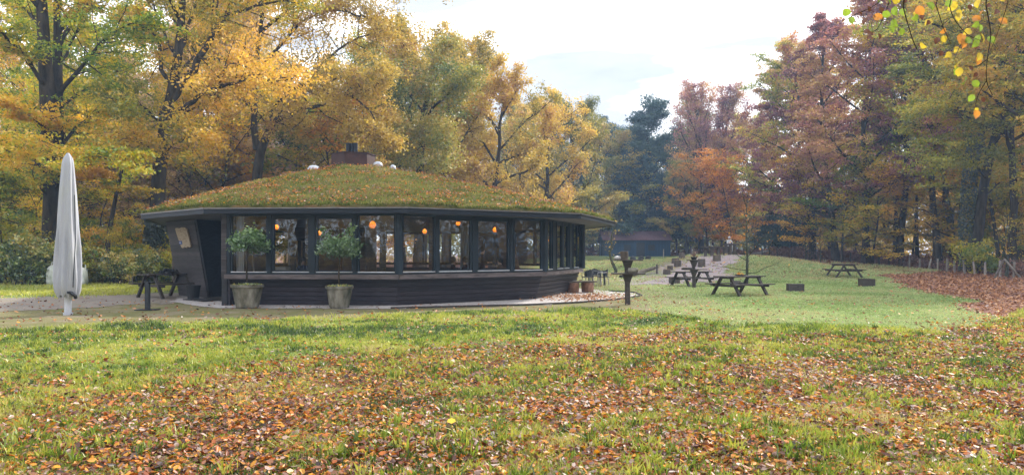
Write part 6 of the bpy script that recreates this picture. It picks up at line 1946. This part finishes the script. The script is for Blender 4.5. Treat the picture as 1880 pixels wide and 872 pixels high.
# turf on the roof: blades and leaves
g = np.random.default_rng(111)
def roof_scatter(n_, seed, edge=0.0):
    g = np.random.default_rng(seed)
    t = 1 - np.sqrt(1 - g.random(n_) * .998)
    if edge: t = g.random(n_) ** 2 * edge
    ia = g.random(n_) * NP
    Pn = roof_point(ia, t)
    k = (Pn[:, 1] < 35.5)
    return Pn[k], t[k], g
Pn, t, g = roof_scatter(120000, 112)
n_ = len(Pn)
cl_ = vnoise(Pn[:, 0], Pn[:, 1], .8, 113)
tone = np.clip(.15 + .6 * cl_ + g.normal(0, .16, n_), 0, 1)
o = link("turf_grass", blades("turf_grass", Pn[:, 0], Pn[:, 1], Pn[:, 2], g.uniform(.04, .12, n_) * (.6 + .9 * cl_), g.uniform(.02, .035, n_), LM['roofgrass'], tone, .8, 114), pav, world=True)
o['kind'] = 'stuff'
Pn, t, g = roof_scatter(16000, 115, .035)
n_ = len(Pn)
o = link("turf_fringe", blades("turf_fringe", Pn[:, 0], Pn[:, 1], Pn[:, 2] - .03, g.uniform(.04, .13, n_), g.uniform(.02, .035, n_), LM['roofgrass'], np.clip(g.normal(.25, .2, n_), 0, 1), .9, 116), pav, world=True)
o['kind'] = 'stuff'
Pn, t, g = roof_scatter(60000, 117)
pr = np.clip((vnoise(Pn[:, 0], Pn[:, 1], .9, 118) * .6 + vnoise(Pn[:, 0], Pn[:, 1], .25, 120) * .4 - .36) * 2.4, .10, .75); k = g.random(len(Pn)) < pr
Pn = Pn[k]; n_ = len(Pn)
zmap = Pn[:, 2].copy()
o = link("roof_leaves", litter("roof_leaves", Pn[:, 0], Pn[:, 1], g.uniform(.022, .045, n_), LM['litter'], np.clip(g.beta(1.2, 1.6, n_), 0, 1), 119, zf=lambda a, b: zmap, up=.07), pav, world=True)
o['kind'] = 'stuff'

# ------------------------------------------------------------------ hanging beech twigs, top right
HB = 4.5
hx, hz = px(1720, HB), pz(-60, HB)
br = thing("hanging_branch", "thin hanging beech branch with large green, yellow and rust leaves against the wood, top right", "branch", (hx, HB, hz))
def hb(x, y, d=HB): return (px(x, d) - hx, d - HB, pz(y, d) - hz)
tw = [([(1900, -90), (1780, -55), (1700, -30), (1655, 0), (1665, 40), (1676, 75), (1684, 92)], .006),
      ([(1780, -55), (1700, -35), (1640, -15), (1600, 15), (1575, 25), (1545, 40)], .005),
      ([(1640, -15), (1615, 50), (1600, 62), (1580, 58)], .003),
      ([(1780, -55), (1715, 0), (1725, 30), (1733, 55), (1745, 80)], .004),
      ([(1900, -90), (1800, -40), (1740, 0), (1750, 35), (1775, 65), (1800, 75)], .004),
      ([(1900, -90), (1830, -40), (1808, 0), (1815, 35), (1820, 65), (1812, 110), (1810, 150), (1822, 175)], .005),
      ([(1860, -60), (1850, 10), (1832, 60), (1812, 110)], .003),
      ([(1775, 65), (1760, 90), (1752, 110)], .003), ([(1812, 110), (1790, 125), (1768, 120)], .003),
      ([(1810, 150), (1795, 175), (1788, 205)], .003), ([(1745, 80), (1730, 85), (1718, 78)], .003)]
gr = random.Random(44)
for pts, r_ in tw:
    Wd = Wood()
    zz = gr.uniform(-.25, .35)
    P_ = [hb(x, y, HB + zz * min(1, i / 2)) for i, (x, y) in enumerate(pts)]
    Pn = np.array(P_); tt = np.linspace(0, len(P_) - 1, (len(P_) - 1) * 3 + 1)
    Q = np.column_stack([np.interp(tt, np.arange(len(P_)), Pn[:, k]) for k in range(3)]); Q[1:-1] = (Q[:-2] + 2 * Q[1:-1] + Q[2:]) / 4
    Wd.add([tuple(q) for q in Q], np.linspace(r_, r_ * .4, len(Q)), 6)
    o = Wd.link("twig", M['bark'], br)
# the bough the twigs hang from, running back to the beech behind the viewpoint
Wd = Wood(); _b0 = hb(1900, -90); _b3 = (9.4 - hx, -13.0, 9.5 - hz)
bp = [tuple(_b0[c] * (1 - k) + _b3[c] * k + (0, 0, 1.3)[c] * math.sin(PI * k) + (.25 * math.sin(k * 9), 0, .12 * math.sin(k * 14))[c] * (k > 0) * (k < 1) for c in range(3)) for k in [i / 14 for i in range(15)]]
Wd.add(bp, np.linspace(.009, .12, 15), 7)
Wd.link("bough", M['bark'], br)
lm1 = leaf_mat("hanging_leaf_green", [(.20, .30, .03), (.24, .34, .03)], .55, .05)
lm2 = leaf_mat("hanging_leaf_yellow", [(.50, .42, .03), (.58, .44, .04)], .55, .05)
lm3 = leaf_mat("hanging_leaf_orange", [(.50, .20, .03), (.55, .25, .04)], .5, .05)
lm4 = leaf_mat("hanging_leaf_brown", [(.12, .05, .025), (.16, .06, .03)], .25, .05)
def leafmesh(seed, mat):
    g = random.Random(seed)
    V, F = [(0, 0, 0)], []
    prof_ = [(0, 0), (.12, .24), (.32, .38), (.55, .40), (.78, .25), (1, 0)]
    for i, (u, w_) in enumerate(prof_[1:-1]):
        sg = .12 * math.sin(u * 3)
        V += [(u, w_ * g.uniform(.9, 1.1), sg + .10), (u, 0, sg), (u, -w_ * g.uniform(.9, 1.1), sg + .10)]
    V.append((1, 0, -.05))
    for i in range(3):
        a, b = 1 + i * 3, 4 + i * 3
        F += [(a, b, b + 1, a + 1), (a + 1, b + 1, b + 2, a + 2)]
    F += [(0, 1, 2), (0, 2, 3), (10, 13, 11), (11, 13, 12)]
    me = bpy.data.meshes.new("leaf"); me.from_pydata([(x * .068, y * .068, z * .068) for x, y, z in V], [], F); me.update()
    a = me.attributes.new("tone", 'FLOAT', 'FACE'); a.data.foreach_set("value", [g.random()] * len(F))
    me.materials.append(mat); return me
LMS = {c: [leafmesh(i * 4 + j, m_) for j in range(2)] for i, (c, m_) in enumerate((('g', lm1), ('y', lm2), ('o', lm3), ('b', lm4)))}
leafspots = [(1559, 38, 'g'), (1553, 22, 'g'), (1578, 28, 'b'), (1590, 40, 'b'), (1600, 32, 'b'), (1602, 36, 'o'), (1612, 20, 'b'), (1583, 62, 'b'), (1592, 68, 'b'), (1599, 74, 'b'), (1612, 68, 'b'),
             (1623, 28, 'g'), (1636, 42, 'g'), (1633, 54, 'g'), (1651, 58, 'g'), (1640, 18, 'g'), (1657, 22, 'g'), (1627, 5, 'g'), (1638, 0, 'y'), (1665, 3, 'b'), (1682, 86, 'b'), (1692, 85, 'y'),
             (1673, 30, 'y'), (1683, 18, 'o'), (1693, 33, 'b'), (1703, 12, 'g'), (1687, 35, 'g'), (1709, 44, 'b'), (1712, 44, 'y'), (1724, 75, 'b'), (1733, 72, 'y'), (1738, 60, 'o'), (1735, 68, 'b'),
             (1756, 28, 'y'), (1765, 30, 'y'), (1757, 12, 'y'), (1750, 10, 'y'), (1773, 37, 'b'), (1786, 39, 'o'), (1797, 28, 'o'), (1831, 43, 'o'), (1764, 68, 'o'), (1770, 77, 'o'), (1784, 62, 'y'), (1797, 48, 'g'),
             (1800, 52, 'g'), (1783, 77, 'g'), (1795, 70, 'g'), (1803, 68, 'y'), (1815, 75, 'g'), (1793, 82, 'g'), (1748, 104, 'y'), (1731, 100, 'b'), (1755, 92, 'b'), (1763, 94, 'y'), (1797, 92, 'b'), (1801, 103, 'y'), (1794, 110, 'o'),
             (1761, 120, 'y'), (1765, 130, 'y'), (1760, 130, 'g'), (1780, 128, 'b'), (1796, 140, 'b'), (1770, 148, 'g'), (1782, 155, 'g'), (1800, 5, 'y'), (1840, 2, 'y'), (1820, 15, 'b'), (1790, 152, 'b'), (1791, 180, 'g'), (1803, 186, 'b'), (1786, 205, 'y'), (1790, 208, 'o'),
             (1722, 12, 'b'), (1741, 6, 'g'), (1700, -12, 'y'), (1660, -20, 'g'), (1770, -15, 'y'), (1812, -20, 'g'), (1615, 8, 'g'), (1596, 18, 'b'), (1775, 15, 'b'), (1830, 25, 'b')]
for (x, y, c) in leafspots:
    o = bpy.data.objects.new("leaf", gr.choice(LMS[c])); COL.objects.link(o); o.parent = br
    o.location = hb(x + gr.uniform(-3, 3), y - 6, HB + gr.uniform(-.2, .25))
    o.rotation_euler = (PI / 2 + gr.gauss(0, .55), gr.uniform(.4, 2.7), gr.gauss(0, .5))
    k = gr.uniform(.7, 1.05) * (.7 if c == 'b' else 1.0); o.scale = (k, k, k)

# ------------------------------------------------------------------ the air
HAZE = True
if HAZE:
    b = MB(); b.box((0, 0, 17.0), (1880, 1880, 38.0))
    hm = bpy.data.materials.new("haze"); hm.use_nodes = True
    nn = hm.node_tree; nn.nodes.clear()
    oo_ = nn.nodes.new("ShaderNodeOutputMaterial"); pv = nn.nodes.new("ShaderNodeVolumePrincipled")
    pv.inputs["Color"].default_value = (0.46, 0.68, 1.0, 1)
    pv.inputs["Density"].default_value = 0.0009
    pv.inputs["Anisotropy"].default_value = 0.1
    nn.links.new(pv.outputs[0], oo_.inputs["Volume"])
    ho = b.build("haze", hm); ho['kind'] = 'stuff'
    hm.cycles.homogeneous_volume = True
